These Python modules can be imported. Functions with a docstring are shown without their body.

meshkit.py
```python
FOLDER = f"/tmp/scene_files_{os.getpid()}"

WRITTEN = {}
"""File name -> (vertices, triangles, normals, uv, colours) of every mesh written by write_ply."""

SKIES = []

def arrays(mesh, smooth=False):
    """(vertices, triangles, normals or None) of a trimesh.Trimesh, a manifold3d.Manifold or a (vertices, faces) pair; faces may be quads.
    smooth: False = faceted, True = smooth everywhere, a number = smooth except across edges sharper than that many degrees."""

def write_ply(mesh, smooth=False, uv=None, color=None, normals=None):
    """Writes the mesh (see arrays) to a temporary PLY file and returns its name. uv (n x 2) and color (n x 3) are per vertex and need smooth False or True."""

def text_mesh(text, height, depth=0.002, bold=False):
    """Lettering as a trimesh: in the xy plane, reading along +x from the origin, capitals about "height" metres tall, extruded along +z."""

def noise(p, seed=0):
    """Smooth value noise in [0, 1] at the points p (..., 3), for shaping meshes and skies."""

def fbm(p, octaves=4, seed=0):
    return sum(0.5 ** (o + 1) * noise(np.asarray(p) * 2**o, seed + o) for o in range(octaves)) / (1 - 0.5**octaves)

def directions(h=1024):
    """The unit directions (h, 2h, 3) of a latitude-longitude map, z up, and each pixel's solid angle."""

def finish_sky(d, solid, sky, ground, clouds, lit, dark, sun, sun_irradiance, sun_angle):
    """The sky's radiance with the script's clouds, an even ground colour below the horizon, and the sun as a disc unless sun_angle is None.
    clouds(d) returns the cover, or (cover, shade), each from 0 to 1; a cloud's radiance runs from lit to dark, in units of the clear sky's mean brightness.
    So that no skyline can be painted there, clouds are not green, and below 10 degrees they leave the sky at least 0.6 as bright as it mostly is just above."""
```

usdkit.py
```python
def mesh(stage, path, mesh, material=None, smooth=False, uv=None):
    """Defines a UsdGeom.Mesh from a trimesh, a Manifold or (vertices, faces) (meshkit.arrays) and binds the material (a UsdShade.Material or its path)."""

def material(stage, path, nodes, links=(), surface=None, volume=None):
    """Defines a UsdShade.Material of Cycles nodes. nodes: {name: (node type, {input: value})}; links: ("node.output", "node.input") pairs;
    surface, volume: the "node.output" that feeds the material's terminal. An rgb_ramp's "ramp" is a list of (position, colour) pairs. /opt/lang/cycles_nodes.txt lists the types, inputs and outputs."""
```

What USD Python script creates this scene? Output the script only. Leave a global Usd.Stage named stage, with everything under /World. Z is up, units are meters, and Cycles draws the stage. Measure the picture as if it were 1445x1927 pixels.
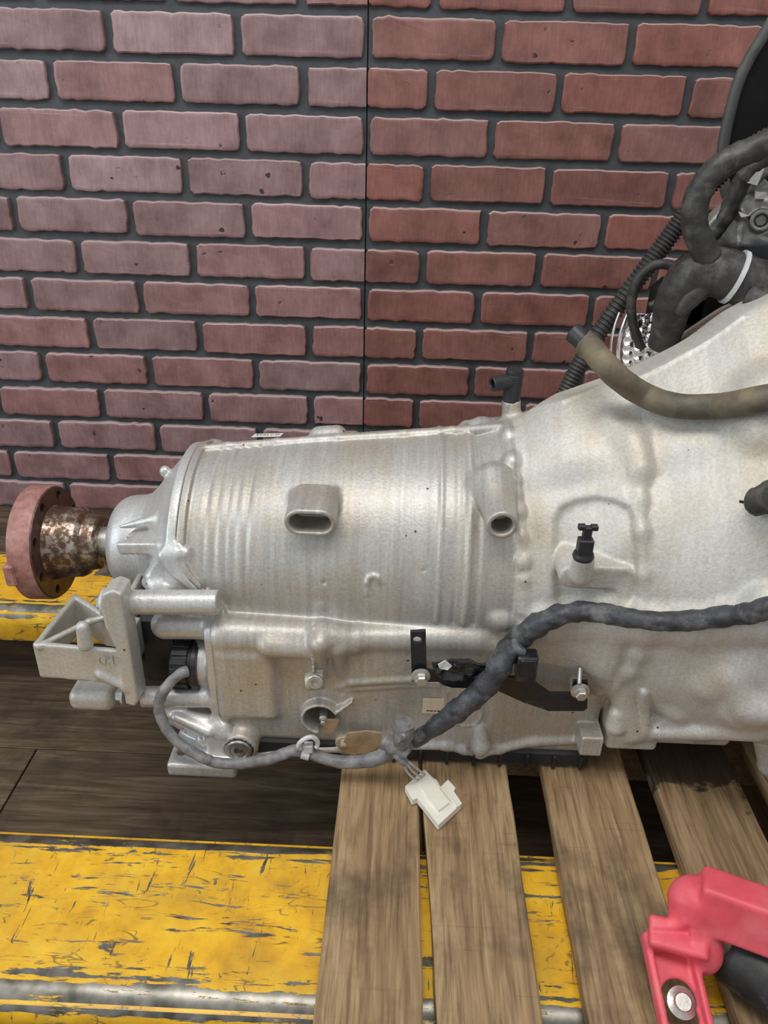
import math, random, numpy as np, trimesh, usdkit, manifold3d as m3, meshkit
from pxr import Usd, UsdGeom, UsdLux, UsdShade, Gf, Vt, Sdf
from shapely.geometry import Polygon, box as sbox, LineString, Point

stage = Usd.Stage.CreateInMemory()
UsdGeom.SetStageUpAxis(stage, UsdGeom.Tokens.z); UsdGeom.SetStageMetersPerUnit(stage, 1.0)
stage.DefinePrim('/World', 'Xform'); stage.DefinePrim('/World/Looks', 'Scope')
rng = np.random.default_rng(7)

# ------------------------------------------------------------------ camera
FPX = 1451.8                                   # focal length in pixels of a 1445 x 1927 picture
CAM = np.array([0.0792, -1.47583, 0.80482])    # hand-held, 0.8 m above the floor, 1.48 m from the wall
AX = np.array([[0.99912344, 0.03447628, 0.02374298], [0.03717856, -0.47016448, -0.88179539], [-0.01923792, 0.88190518, -0.47103413]])  # right, down, forward
cam = UsdGeom.Camera.Define(stage, '/World/camera')
cam.CreateHorizontalApertureAttr(36.0); cam.CreateVerticalApertureAttr(36.0 * 1927 / 1445); cam.CreateFocalLengthAttr(36.0 * FPX / 1445)
cam.CreateClippingRangeAttr(Gf.Vec2f(0.02, 60)); cam.CreateExposureAttr(0.28)
X, D, Fw = AX
cam.AddTransformOp().Set(Gf.Matrix4d(*X, 0, *(-D), 0, *(-Fw), 0, *CAM, 1))

# ------------------------------------------------------------------ light
dome = UsdLux.DomeLight.Define(stage, '/World/room_light'); dome.CreateIntensityAttr(0.13); dome.CreateColorAttr(Gf.Vec3f(0.93, 0.97, 1.0))
def rect_light(name, pos, target, w, h, inten, col):
    L = UsdLux.RectLight.Define(stage, '/World/' + name)
    L.CreateWidthAttr(w); L.CreateHeightAttr(h); L.CreateIntensityAttr(inten); L.CreateColorAttr(Gf.Vec3f(*col))
    z = np.array(pos, float) - np.array(target, float); z /= np.linalg.norm(z)
    x = np.cross([0, 0, 1], z); x /= np.linalg.norm(x); y = np.cross(z, x)
    L.AddTransformOp().Set(Gf.Matrix4d(*x, 0, *y, 0, *z, 0, *map(float, pos), 1))
rect_light('ceiling_lamp', (-0.10, -1.45, 2.35), (0.05, -0.6, 0.4), 1.7, 0.6, 7.3, (1.0, 0.97, 0.93))
rect_light('open_door_daylight', (-2.6, -1.9, 1.5), (-0.2, -0.6, 0.5), 1.4, 1.8, 3.4, (0.82, 0.91, 1.0))

# ------------------------------------------------------------------ helpers
def at(u, v, y=None, z=None):
    """The place in the room seen at picture position (u, v), at a known depth y or height z."""
    d = AX.T @ np.array([(u - 722.5) / FPX, (v - 963.5) / FPX, 1.0])
    return CAM + d * (((y - CAM[1]) / d[1]) if y is not None else ((z - CAM[2]) / d[2]))

used = {}
def numbered(parent, name):
    k = used.get((parent, name), 0); used[(parent, name)] = k + 1
    return f'{parent}/{name}' + (f'_{k:03d}' if k else '')
def tag(p, label=None, cat=None, group=None, kind=None):
    p = p.GetPrim() if hasattr(p, 'GetPrim') else p
    for k, val in (('label', label), ('category', cat), ('group', group), ('kind', kind)):
        if val: p.SetCustomDataByKey(k, val)
    return p
def thing(name, label=None, cat=None, loc=None, group=None, kind=None, parent='/World'):
    x = UsdGeom.Xform.Define(stage, numbered(parent, name))
    ORIGIN[str(x.GetPath())] = np.array(loc if loc is not None else (0, 0, 0), float)
    if loc is not None: x.AddTranslateOp().Set(Gf.Vec3d(*map(float, loc)))
    return tag(x, label, cat, group, kind)
ORIGIN = {'/World': np.zeros(3)}
def cat_(ms): return trimesh.util.concatenate([tm(m) for m in ms])
def tm(m):
    if isinstance(m, trimesh.Trimesh): return m
    if isinstance(m, (list,)): return cat_(m)
    v, f, _ = meshkit.arrays(m); return trimesh.Trimesh(v, f, process=False)
def obj(name, mesh, mat, parent='/World', smooth=35, label=None, cat=None, group=None, kind=None, normals=None):
    """ONE mesh prim, given in world coordinates, under its thing."""
    parent = str(parent.GetPath()) if hasattr(parent, 'GetPath') else parent
    path = numbered(parent, name); m = tm(mesh)
    o = ORIGIN.get(parent)
    if o is None: o = ORIGIN[parent] = ORIGIN['/'.join(parent.split('/')[:-1])]
    ORIGIN[path] = o
    if normals is None:
        p = usdkit.mesh(stage, path, (np.asarray(m.vertices) - o, m.faces), mat, smooth=smooth)
    else:
        p = usdkit.mesh(stage, path, (np.asarray(m.vertices) - o, m.faces), mat)
        p.CreateNormalsAttr(Vt.Vec3fArray.FromNumpy(normals.astype(np.float32))); p.SetNormalsInterpolation('vertex')
    return tag(p, label, cat, group, kind)

def unit(v): v = np.asarray(v, float); return v / np.linalg.norm(v)
def frame(d, up=(0, 0, 1)):
    d = unit(d); up = np.asarray(up, float)
    if abs(d @ unit(up)) > .98: up = np.array([0, 1.0, 0])
    a = unit(np.cross(up, d)); return a, np.cross(d, a), d
def lathe(prof, a, d, n=40, cap=True):
    """prof: (distance along d, radius) pairs, turned about the axis through a."""
    e1, e2, d = frame(d); prof = np.asarray(prof, float); t = np.linspace(0, 2 * np.pi, n, endpoint=False)
    ring = np.cos(t)[:, None] * e1 + np.sin(t)[:, None] * e2
    v = [np.asarray(a) + p[0] * d + max(p[1], 1e-6) * ring for p in prof]; f = []
    for k in range(len(prof) - 1):
        for i in range(n):
            j = (i + 1) % n; f += [[k * n + i, k * n + j, (k + 1) * n + j], [k * n + i, (k + 1) * n + j, (k + 1) * n + i]]
    V = np.vstack(v); c0, c1 = len(V), len(V) + 1; V = np.vstack([V, np.asarray(a) + prof[0, 0] * d, np.asarray(a) + prof[-1, 0] * d]); L = (len(prof) - 1) * n
    for i in range(n if cap else 0):
        j = (i + 1) % n; f += [[c0, j, i], [c1, L + i, L + j]]
    return trimesh.Trimesh(V, f, process=False)
def cyl(a, b, r, n=32, bev=.0008):
    L = np.linalg.norm(np.subtract(b, a)); bev = min(bev, r * .4, L * .4)
    return lathe([(0, r - bev), (bev, r), (L - bev, r), (L, r - bev)], a, np.subtract(b, a), n)
def pipe(a, b, r, ri, n=40, bev=.001):
    L = np.linalg.norm(np.subtract(b, a))
    return lathe([(L * .05, 1e-5), (L * .06, ri), (L - bev, ri), (L, ri + bev), (L, r - bev), (L - bev, r), (0, r)], a, np.subtract(b, a), n)
def spline(pts, n=90):
    pts = np.asarray(pts, float); t = np.r_[0, np.cumsum(np.linalg.norm(np.diff(pts, axis=0), axis=1) ** .5)]
    from scipy.interpolate import CubicSpline, PchipInterpolator
    c = CubicSpline(t, pts); return c(np.linspace(0, t[-1], n))
def sweep(path, r, n=16, cap=True, wob=0, seed=0, flat=None):
    """A round cable along a path; r may vary along it; wob makes taped, lumpy skin."""
    path = np.asarray(path, float); N = len(path); r = np.broadcast_to(np.asarray(r, float), N)
    T = np.gradient(path, axis=0); T /= np.linalg.norm(T, axis=1, keepdims=True)
    a = frame(T[0])[0]; V = []
    ang = np.linspace(0, 2 * np.pi, n, endpoint=False)
    for i in range(N):
        a = a - (a @ T[i]) * T[i]; a /= np.linalg.norm(a); b = np.cross(T[i], a)
        V.append(path[i] + r[i] * (np.cos(ang)[:, None] * a + np.sin(ang)[:, None] * b))
    V = np.array(V)
    if wob:
        q = V * 140
        k = (meshkit.fbm(q.reshape(-1, 3), 3, seed).reshape(N, n) - .5) * 2 * wob
        V = path[:, None] + (V - path[:, None]) * (1 + k[..., None])
    V = V.reshape(-1, 3); f = []
    i, j = np.meshgrid(np.arange(N - 1), np.arange(n), indexing='ij'); i, j = i.ravel(), j.ravel(); jn = (j + 1) % n
    f = np.vstack([np.c_[i * n + j, i * n + jn, (i + 1) * n + jn], np.c_[i * n + j, (i + 1) * n + jn, (i + 1) * n + j]])
    if cap:
        V = np.vstack([V, path[0], path[-1]]); j = np.arange(n); jn = (j + 1) % n; o = (N - 1) * n
        f = np.vstack([f, np.c_[np.full(n, N * n), jn, j], np.c_[np.full(n, N * n + 1), o + j, o + jn]])
    return trimesh.Trimesh(V, f, process=False)
def rbox(c, half, bev=.001, R=None):
    """Chamfered box; the rows of R are its axes."""
    h = np.asarray(half, float); bev = min(bev, *(h * .6)); P = []
    for s in np.ndindex(2, 2, 2):
        s = np.array(s) * 2 - 1
        for k in range(3):
            q = h - bev; q[k] = h[k]; P.append(s * q)
    P = np.array(P)
    if R is not None: P = P @ np.asarray(R)
    return trimesh.convex.convex_hull(P + np.asarray(c))
def prism(poly, e1, e2, o, depth, bev=0.0):
    """A shapely polygon in the plane o + x e1 + y e2, given thickness along e1 x e2 (depth may be negative)."""
    n = np.cross(e1, e2); polys = getattr(poly, 'geoms', [poly]); out = []
    for g in polys:
        m = trimesh.creation.extrude_polygon(g, abs(depth), engine='earcut'); v = m.vertices.copy()
        if depth < 0: v[:, 2] -= abs(depth)
        w = np.asarray(o) + v[:, :1] * e1 + v[:, 1:2] * e2 + v[:, 2:] * n
        out.append(trimesh.Trimesh(w, m.faces, process=False))
    return cat_(out)
def hex_bolt(p, d, r, h, washer=True):
    e = [lathe([(0, r), (h * .8, r), (h, r * .82)], p, d, 6)]
    if washer: e.append(lathe([(-h * .1, r * 1.4), (h * .16, r * 1.4), (h * .3, r * 1.05)], p, d, 28))
    return cat_(e)

# ------------------------------------------------------------------ materials
def mat(name, nodes, links, surface='p.BSDF'):
    return usdkit.material(stage, '/World/Looks/' + name, nodes, links, surface=surface)
def simple(name, col, rough=.5, metal=0.0, scale=60, var=.25, bump=.15, spec=.5, dist=.002, dirt=None, dirt_at=(.5, .7), dscale=25, coat=0):
    """A base colour with grain, and optionally a second colour in blotches."""
    c = np.array(col)
    N = {'g': ('geometry', {}), 'n': ('noise_texture', {'scale': scale, 'detail': 5, 'roughness': .6}),
         'r': ('rgb_ramp', {'ramp': [(.3, c * (1 - var)), (.7, np.minimum(c * (1 + var), 1))]}),
         'b': ('bump', {'strength': bump, 'distance': dist}),
         'p': ('principled_bsdf', {'roughness': rough, 'metallic': metal, 'specular_ior_level': spec, 'coat_weight': coat})}
    L = [('g.position', 'n.vector'), ('n.fac', 'r.fac'), ('n.fac', 'b.height'), ('b.normal', 'p.normal')]
    if dirt is not None:
        N |= {'n2': ('noise_texture', {'scale': dscale, 'detail': 6, 'roughness': .65}), 'r2': ('rgb_ramp', {'ramp': [(dirt_at[0], (0, 0, 0)), (dirt_at[1], (1, 1, 1))]}), 'm': ('mix_color', {'b': dirt})}
        L += [('g.position', 'n2.vector'), ('n2.fac', 'r2.fac'), ('r2.color', 'm.fac'), ('r.color', 'm.a'), ('m.result', 'p.base_color')]
    else: L += [('r.color', 'p.base_color')]
    return mat(name, N, L)

def alu(name, col, dust, amount=(.42, .72), streak=.35, rough=.5, metal=.25, grit=.25):
    """Sand-cast aluminium: fine grit, streaks round the body, blotches of tan dust and small dark specks."""
    c = np.array(col)
    return mat(name, {
        'g': ('geometry', {}), 'mp': ('mapping', {'scale': (190, 9, 9)}),
        'st': ('noise_texture', {'scale': 1, 'detail': 4, 'roughness': .6}), 'sr': ('rgb_ramp', {'ramp': [(.3, c * (1 - streak * .6)), (.7, np.minimum(c * (1 + streak * .35), 1))]}),
        'du': ('noise_texture', {'scale': 13, 'detail': 6, 'roughness': .65}), 'dr': ('rgb_ramp', {'ramp': [(amount[0], (0, 0, 0)), (amount[1], (.85, .85, .85))]}),
        'm1': ('mix_color', {'b': dust}),
        'fi': ('noise_texture', {'scale': 330, 'detail': 3, 'roughness': .6}), 'fr': ('rgb_ramp', {'ramp': [(.32, (.8, .79, .77)), (.62, (1, 1, 1))]}), 'm2': ('mix_color', {'blend_type': 'multiply', 'fac': .8}),
        'vo': ('voronoi_texture', {'scale': 55}), 'vr': ('rgb_ramp', {'ramp': [(.05, (1, 1, 1)), (.085, (0, 0, 0))]}),
        'vs': ('noise_texture', {'scale': 19, 'detail': 1}), 'vq': ('rgb_ramp', {'ramp': [(.56, (0, 0, 0)), (.60, (1, 1, 1))]}), 'vm': ('math', {'math_type': 'multiply'}),
        'm3': ('mix_color', {'b': (.07, .06, .055)}),
        'bg': ('bump', {'strength': grit, 'distance': .0012}), 'p': ('principled_bsdf', {'metallic': metal, 'roughness': rough})},
        [('g.position', 'mp.vector'), ('mp.vector', 'st.vector'), ('st.fac', 'sr.fac'), ('g.position', 'du.vector'), ('du.fac', 'dr.fac'), ('dr.color', 'm1.fac'), ('sr.color', 'm1.a'),
         ('g.position', 'fi.vector'), ('fi.fac', 'fr.fac'), ('m1.result', 'm2.a'), ('fr.color', 'm2.b'), ('g.position', 'vo.vector'), ('vo.distance', 'vr.fac'), ('g.position', 'vs.vector'), ('vs.fac', 'vq.fac'),
         ('vr.color', 'vm.value1'), ('vq.color', 'vm.value2'), ('vm.value', 'm3.fac'), ('m2.result', 'm3.a'), ('m3.result', 'p.base_color'), ('fi.fac', 'bg.height'), ('bg.normal', 'p.normal')])
M_CASE = alu('cast_aluminium_case', (.52, .505, .475), (.46, .395, .305), (.42, .68), .32, .46, .45)
M_BELL = alu('cast_aluminium_bell', (.60, .582, .54), (.54, .47, .36), (.42, .68), .14, .52, .3, .35)
M_TAIL = alu('cast_aluminium_tail', (.62, .62, .615), (.54, .49, .40), (.52, .8), .14, .42, .5)
M_BRACKET = alu('cast_aluminium_bracket', (.58, .57, .535), (.46, .42, .34), (.48, .75), .14, .5, .4)
M_STEEL = simple('zinc_bolt', (.62, .60, .56), .35, .8, 200, .15, .1)
M_DARKSTEEL = simple('plug_steel', (.36, .35, .33), .4, .8, 150, .2, .1)
M_BLACK = simple('black_plastic', (.022, .023, .026), .45, 0, 120, .3, .1)
M_PAN = simple('black_pan', (.018, .018, .021), .5, 0, 90, .3, .15)
M_BRK = simple('black_painted_steel', (.016, .017, .022), .3, 0, 150, .3, .1, dirt=(.13, .12, .11), dirt_at=(.55, .8))
M_TAPE = simple('dusty_harness_tape', (.042, .044, .050), .5, 0, 70, .45, .5, dirt=(.22, .215, .205), dirt_at=(.50, .78), dscale=40, dist=.003)
M_TAPE2 = simple('dusty_grey_tape', (.15, .15, .155), .5, 0, 70, .3, .4, dirt=(.34, .33, .32), dirt_at=(.45, .75), dscale=45, dist=.003)
M_HOSE = simple('dusty_rubber_hose', (.085, .072, .052), .6, 0, 60, .3, .2, dirt=(.23, .18, .105), dirt_at=(.45, .7), dscale=16)
M_LOOM = simple('corrugated_conduit', (.035, .034, .033), .5, 0, 60, .3, .1, dirt=(.14, .125, .11), dirt_at=(.5, .8))
M_WHITE = simple('ivory_plastic', (.80, .77, .67), .4, 0, 80, .06, .05)
M_CLIP = simple('grey_white_clip', (.55, .57, .58), .45, 0, 120, .15, .1)
M_WIRE = simple('grey_wire', (.42, .42, .41), .45, 0, 120, .2, .05)
M_TIN = simple('rusty_tab', (.42, .30, .17), .55, .3, 60, .25, .2)
M_PAPER = simple('tan_label', (.72, .60, .42), .6, 0, 200, .06, .02)
M_STICKER = simple('white_sticker', (.82, .82, .80), .5, 0, 200, .04, .02)
M_INK = simple('label_ink', (.05, .045, .04), .6, 0, 100, .1, .02)
M_RED = simple('faded_red_plastic', (.72, .085, .115), .45, 0, 50, .12, .15, dirt=(.80, .20, .23), dirt_at=(.45, .8), dscale=18)
M_CHROME = mat('foil_heat_shield', {'g': ('geometry', {}), 'n': ('noise_texture', {'scale': 40, 'detail': 3}), 'b': ('bump', {'strength': .3, 'distance': .002}), 'p': ('principled_bsdf', {'base_color': (.8, .8, .8), 'metallic': 1.0, 'roughness': .16})}, [('g.position', 'n.vector'), ('n.fac', 'b.height'), ('b.normal', 'p.normal')])
M_RUBBERPANEL = simple('black_cover', (.005, .005, .005), .6, 0, 30, .4, .2, spec=.2)
M_TAPE3 = simple('grimy_dark_tape', (.036, .034, .031), .5, 0, 70, .45, .4, dirt=(.15, .135, .115), dirt_at=(.52, .8), dscale=35, dist=.003)
M_EDGE = simple('cover_edge', (.065, .065, .062), .55, 0, 40, .3, .2)
M_CASTDARK = simple('dull_cast_metal', (.36, .35, .33), .38, .7, 50, .3, .3, dirt=(.10, .095, .085), dirt_at=(.4, .7), dscale=30)
M_RUST = mat('rusty_flange_face', {
    'g': ('geometry', {}), 'n': ('noise_texture', {'scale': 75, 'detail': 7, 'roughness': .7}), 'r': ('rgb_ramp', {'ramp': [(.36, (.035, .018, .012)), (.50, (.10, .05, .032)), (.62, (.22, .14, .10)), (.74, (.42, .34, .27))]}),
    'mr': ('rgb_ramp', {'ramp': [(.48, (.15, .15, .15)), (.62, (.9, .9, .9))]}), 'b': ('bump', {'strength': .5, 'distance': .0015}), 'p': ('principled_bsdf', {'roughness': .36})},
    [('g.position', 'n.vector'), ('n.fac', 'r.fac'), ('r.color', 'p.base_color'), ('n.fac', 'mr.fac'), ('mr.color', 'p.metallic'), ('n.fac', 'b.height'), ('b.normal', 'p.normal')])
M_HUB = mat('mottled_hub_steel', {
    'g': ('geometry', {}), 'n': ('noise_texture', {'scale': 95, 'detail': 6, 'roughness': .7}), 'r': ('rgb_ramp', {'ramp': [(.36, (.05, .026, .018)), (.49, (.15, .08, .05)), (.56, (.42, .34, .27)), (.68, (.68, .63, .56))]}),
    'mr': ('rgb_ramp', {'ramp': [(.42, (.2, .2, .2)), (.54, (.95, .95, .95))]}), 'b': ('bump', {'strength': .5, 'distance': .0012}), 'p': ('principled_bsdf', {'roughness': .33})},
    [('g.position', 'n.vector'), ('n.fac', 'r.fac'), ('r.color', 'p.base_color'), ('n.fac', 'mr.fac'), ('mr.color', 'p.metallic'), ('n.fac', 'b.height'), ('b.normal', 'p.normal')])
M_RUSTRIM = simple('red_rusty_rim', (.36, .17, .145), .5, .15, 110, .3, .5, dirt=(.46, .27, .25), dirt_at=(.5, .75), dscale=60)

def brick_mat(name, cols, rough):
    return mat(name, {
        'g': ('geometry', {}), 'oi': ('object_info', {}), 'ro': ('rgb_ramp', {'ramp': [(i / (len(cols) - 1), c) for i, c in enumerate(cols)]}),
        'n': ('noise_texture', {'scale': 14, 'detail': 6, 'roughness': .65}), 'nr': ('rgb_ramp', {'ramp': [(.3, (.62, .58, .58)), (.5, (.97, .96, .96)), (.7, (1.25, 1.3, 1.3))]}), 'm': ('mix_color', {'blend_type': 'multiply', 'fac': 1.0, 'use_clamp': False}),
        'mp': ('mapping', {'scale': (260, 40, 40)}), 'st': ('noise_texture', {'scale': 1, 'detail': 3}), 'sr': ('rgb_ramp', {'ramp': [(.3, (.88, .88, .88)), (.7, (1.08, 1.08, 1.08))]}), 'm2': ('mix_color', {'blend_type': 'multiply', 'fac': 1.0, 'use_clamp': False}),
        'vo': ('voronoi_texture', {'scale': 34, 'randomness': 1.0}), 'vn': ('noise_texture', {'scale': 120, 'detail': 2}), 'va': ('math', {'math_type': 'multiply_add', 'value2': .42, 'value3': -.21}), 'vd': ('math', {'math_type': 'add'}),
        'vr': ('rgb_ramp', {'ramp': [(.11, (1, 1, 1)), (.17, (0, 0, 0))]}), 'vs': ('noise_texture', {'scale': 15, 'detail': 2}), 'vq': ('rgb_ramp', {'ramp': [(.58, (0, 0, 0)), (.62, (1, 1, 1))]}), 'vm': ('math', {'math_type': 'multiply'}),
        'm3': ('mix_color', {'b': (.05, .03, .03)}), 'sx': ('separate_xyz', {}), 'dz': ('rgb_ramp', {'ramp': [(.35, (0, 0, 0)), (.75, (.7, .7, .7))]}), 'm4': ('mix_color', {'b': (.55, .42, .40)}), 'hb': ('math', {'math_type': 'subtract'}),  # up-facing edges paler: overhead highlight painted into the brick colour
        'b': ('bump', {'strength': .55, 'distance': .003}), 'p': ('principled_bsdf', {'roughness': rough, 'specular_ior_level': .5})},
        [('g.position', 'n.vector'), ('n.fac', 'nr.fac'), ('oi.random', 'ro.fac'), ('ro.color', 'm.a'), ('nr.color', 'm.b'), ('g.position', 'mp.vector'), ('mp.vector', 'st.vector'), ('st.fac', 'sr.fac'), ('m.result', 'm2.a'), ('sr.color', 'm2.b'),
         ('g.position', 'vo.vector'), ('g.position', 'vn.vector'), ('vn.fac', 'va.value1'), ('vo.distance', 'vd.value1'), ('va.value', 'vd.value2'), ('vd.value', 'vr.fac'), ('g.position', 'vs.vector'), ('vs.fac', 'vq.fac'),
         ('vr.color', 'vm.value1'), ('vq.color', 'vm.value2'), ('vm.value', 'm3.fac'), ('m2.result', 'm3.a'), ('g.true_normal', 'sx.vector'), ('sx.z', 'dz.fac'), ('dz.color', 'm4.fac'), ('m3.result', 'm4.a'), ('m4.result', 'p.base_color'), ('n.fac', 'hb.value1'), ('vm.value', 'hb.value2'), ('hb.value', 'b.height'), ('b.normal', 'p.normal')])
M_BRICK_L = brick_mat('brick_left_panel', [(.305, .165, .158), (.265, .168, .172), (.325, .172, .165), (.28, .142, .135), (.35, .235, .245)], .40)  # paler, pinker set: the left panel's sheen is put into its colour
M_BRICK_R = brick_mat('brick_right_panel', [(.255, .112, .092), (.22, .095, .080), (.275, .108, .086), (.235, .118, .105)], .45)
M_MORTAR = simple('dark_mortar', (.055, .060, .066), .6, 0, 45, .25, .4)

def wood_mat(name, dark, mid, light, axis, rough=.6, grain=1.0, stain=(.06, .045, .03), far=False):
    sc = (55 * grain, 5, 55) if axis == 'y' else (4.5, 75 * grain, 75)
    sk = (330, 16, 330) if axis == 'y' else (12, 200, 200)
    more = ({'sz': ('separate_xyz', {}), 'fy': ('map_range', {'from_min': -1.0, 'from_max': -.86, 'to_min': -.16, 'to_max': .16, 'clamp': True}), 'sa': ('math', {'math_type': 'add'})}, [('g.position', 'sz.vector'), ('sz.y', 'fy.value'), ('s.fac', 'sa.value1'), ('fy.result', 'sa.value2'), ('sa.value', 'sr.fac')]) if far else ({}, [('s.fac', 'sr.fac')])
    return mat(name, more[0] | {
        'g': ('geometry', {}), 'oi': ('object_info', {}), 'of': ('combine_xyz', {}), 'ml': ('math', {'math_type': 'multiply', 'value2': 9.0}), 'ad': ('mix_color', {'blend_type': 'add', 'fac': 1.0, 'use_clamp': False}),
        'mp': ('mapping', {'scale': sc}), 'n': ('noise_texture', {'scale': 1, 'detail': 6, 'roughness': .65, 'distortion': 1.2}), 'r': ('rgb_ramp', {'ramp': [(.22, dark), (.5, mid), (.78, light)]}),
        'mk': ('mapping', {'scale': sk}), 'k': ('noise_texture', {'scale': 1, 'detail': 3, 'roughness': .6}), 'kr': ('rgb_ramp', {'ramp': [(.36, (.42, .38, .35)), (.52, (1, 1, 1))]}), 'm': ('mix_color', {'blend_type': 'multiply', 'fac': .55}), 'mc': ('mapping', {'scale': sk[::-1] if axis == 'x' else (10, 240, 10)}), 'cw': ('noise_texture', {'scale': 1, 'detail': 4, 'roughness': .65}), 'cwr': ('rgb_ramp', {'ramp': [(.30, (.45, .40, .36)), (.38, (1, 1, 1))]}), 'mw': ('mix_color', {'blend_type': 'multiply', 'fac': .0 if axis == 'x' else .38}),
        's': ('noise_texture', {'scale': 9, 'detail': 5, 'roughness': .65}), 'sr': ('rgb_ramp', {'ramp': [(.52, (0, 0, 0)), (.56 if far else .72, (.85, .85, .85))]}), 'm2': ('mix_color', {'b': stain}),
        'b': ('bump', {'strength': .5, 'distance': .0025}), 'p': ('principled_bsdf', {'roughness': rough, 'specular_ior_level': .35})},
        more[1] + [('oi.random', 'ml.value1'), ('ml.value', 'of.x'), ('ml.value', 'of.y'), ('g.position', 'ad.a'), ('of.vector', 'ad.b'), ('ad.result', 'mp.vector'), ('mp.vector', 'n.vector'), ('n.fac', 'r.fac'), ('ad.result', 'mk.vector'), ('mk.vector', 'k.vector'), ('k.fac', 'kr.fac'), ('r.color', 'm.a'), ('kr.color', 'm.b'),
         ('ad.result', 's.vector'), ('sr.color', 'm2.fac'), ('ad.result', 'mc.vector'), ('mc.vector', 'cw.vector'), ('cw.fac', 'cwr.fac'), ('m.result', 'mw.a'), ('cwr.color', 'mw.b'), ('mw.result', 'm2.a'), ('m2.result', 'p.base_color'), ('n.fac', 'b.height'), ('b.normal', 'p.normal')])
M_PALLET = wood_mat('pallet_wood', (.15, .088, .042), (.34, .222, .115), (.52, .38, .22), 'y')
M_FLOOR = wood_mat('dark_floor_wood', (.042, .028, .016), (.108, .075, .046), (.225, .168, .108), 'x', .55, .6, (.03, .022, .016))

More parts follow.
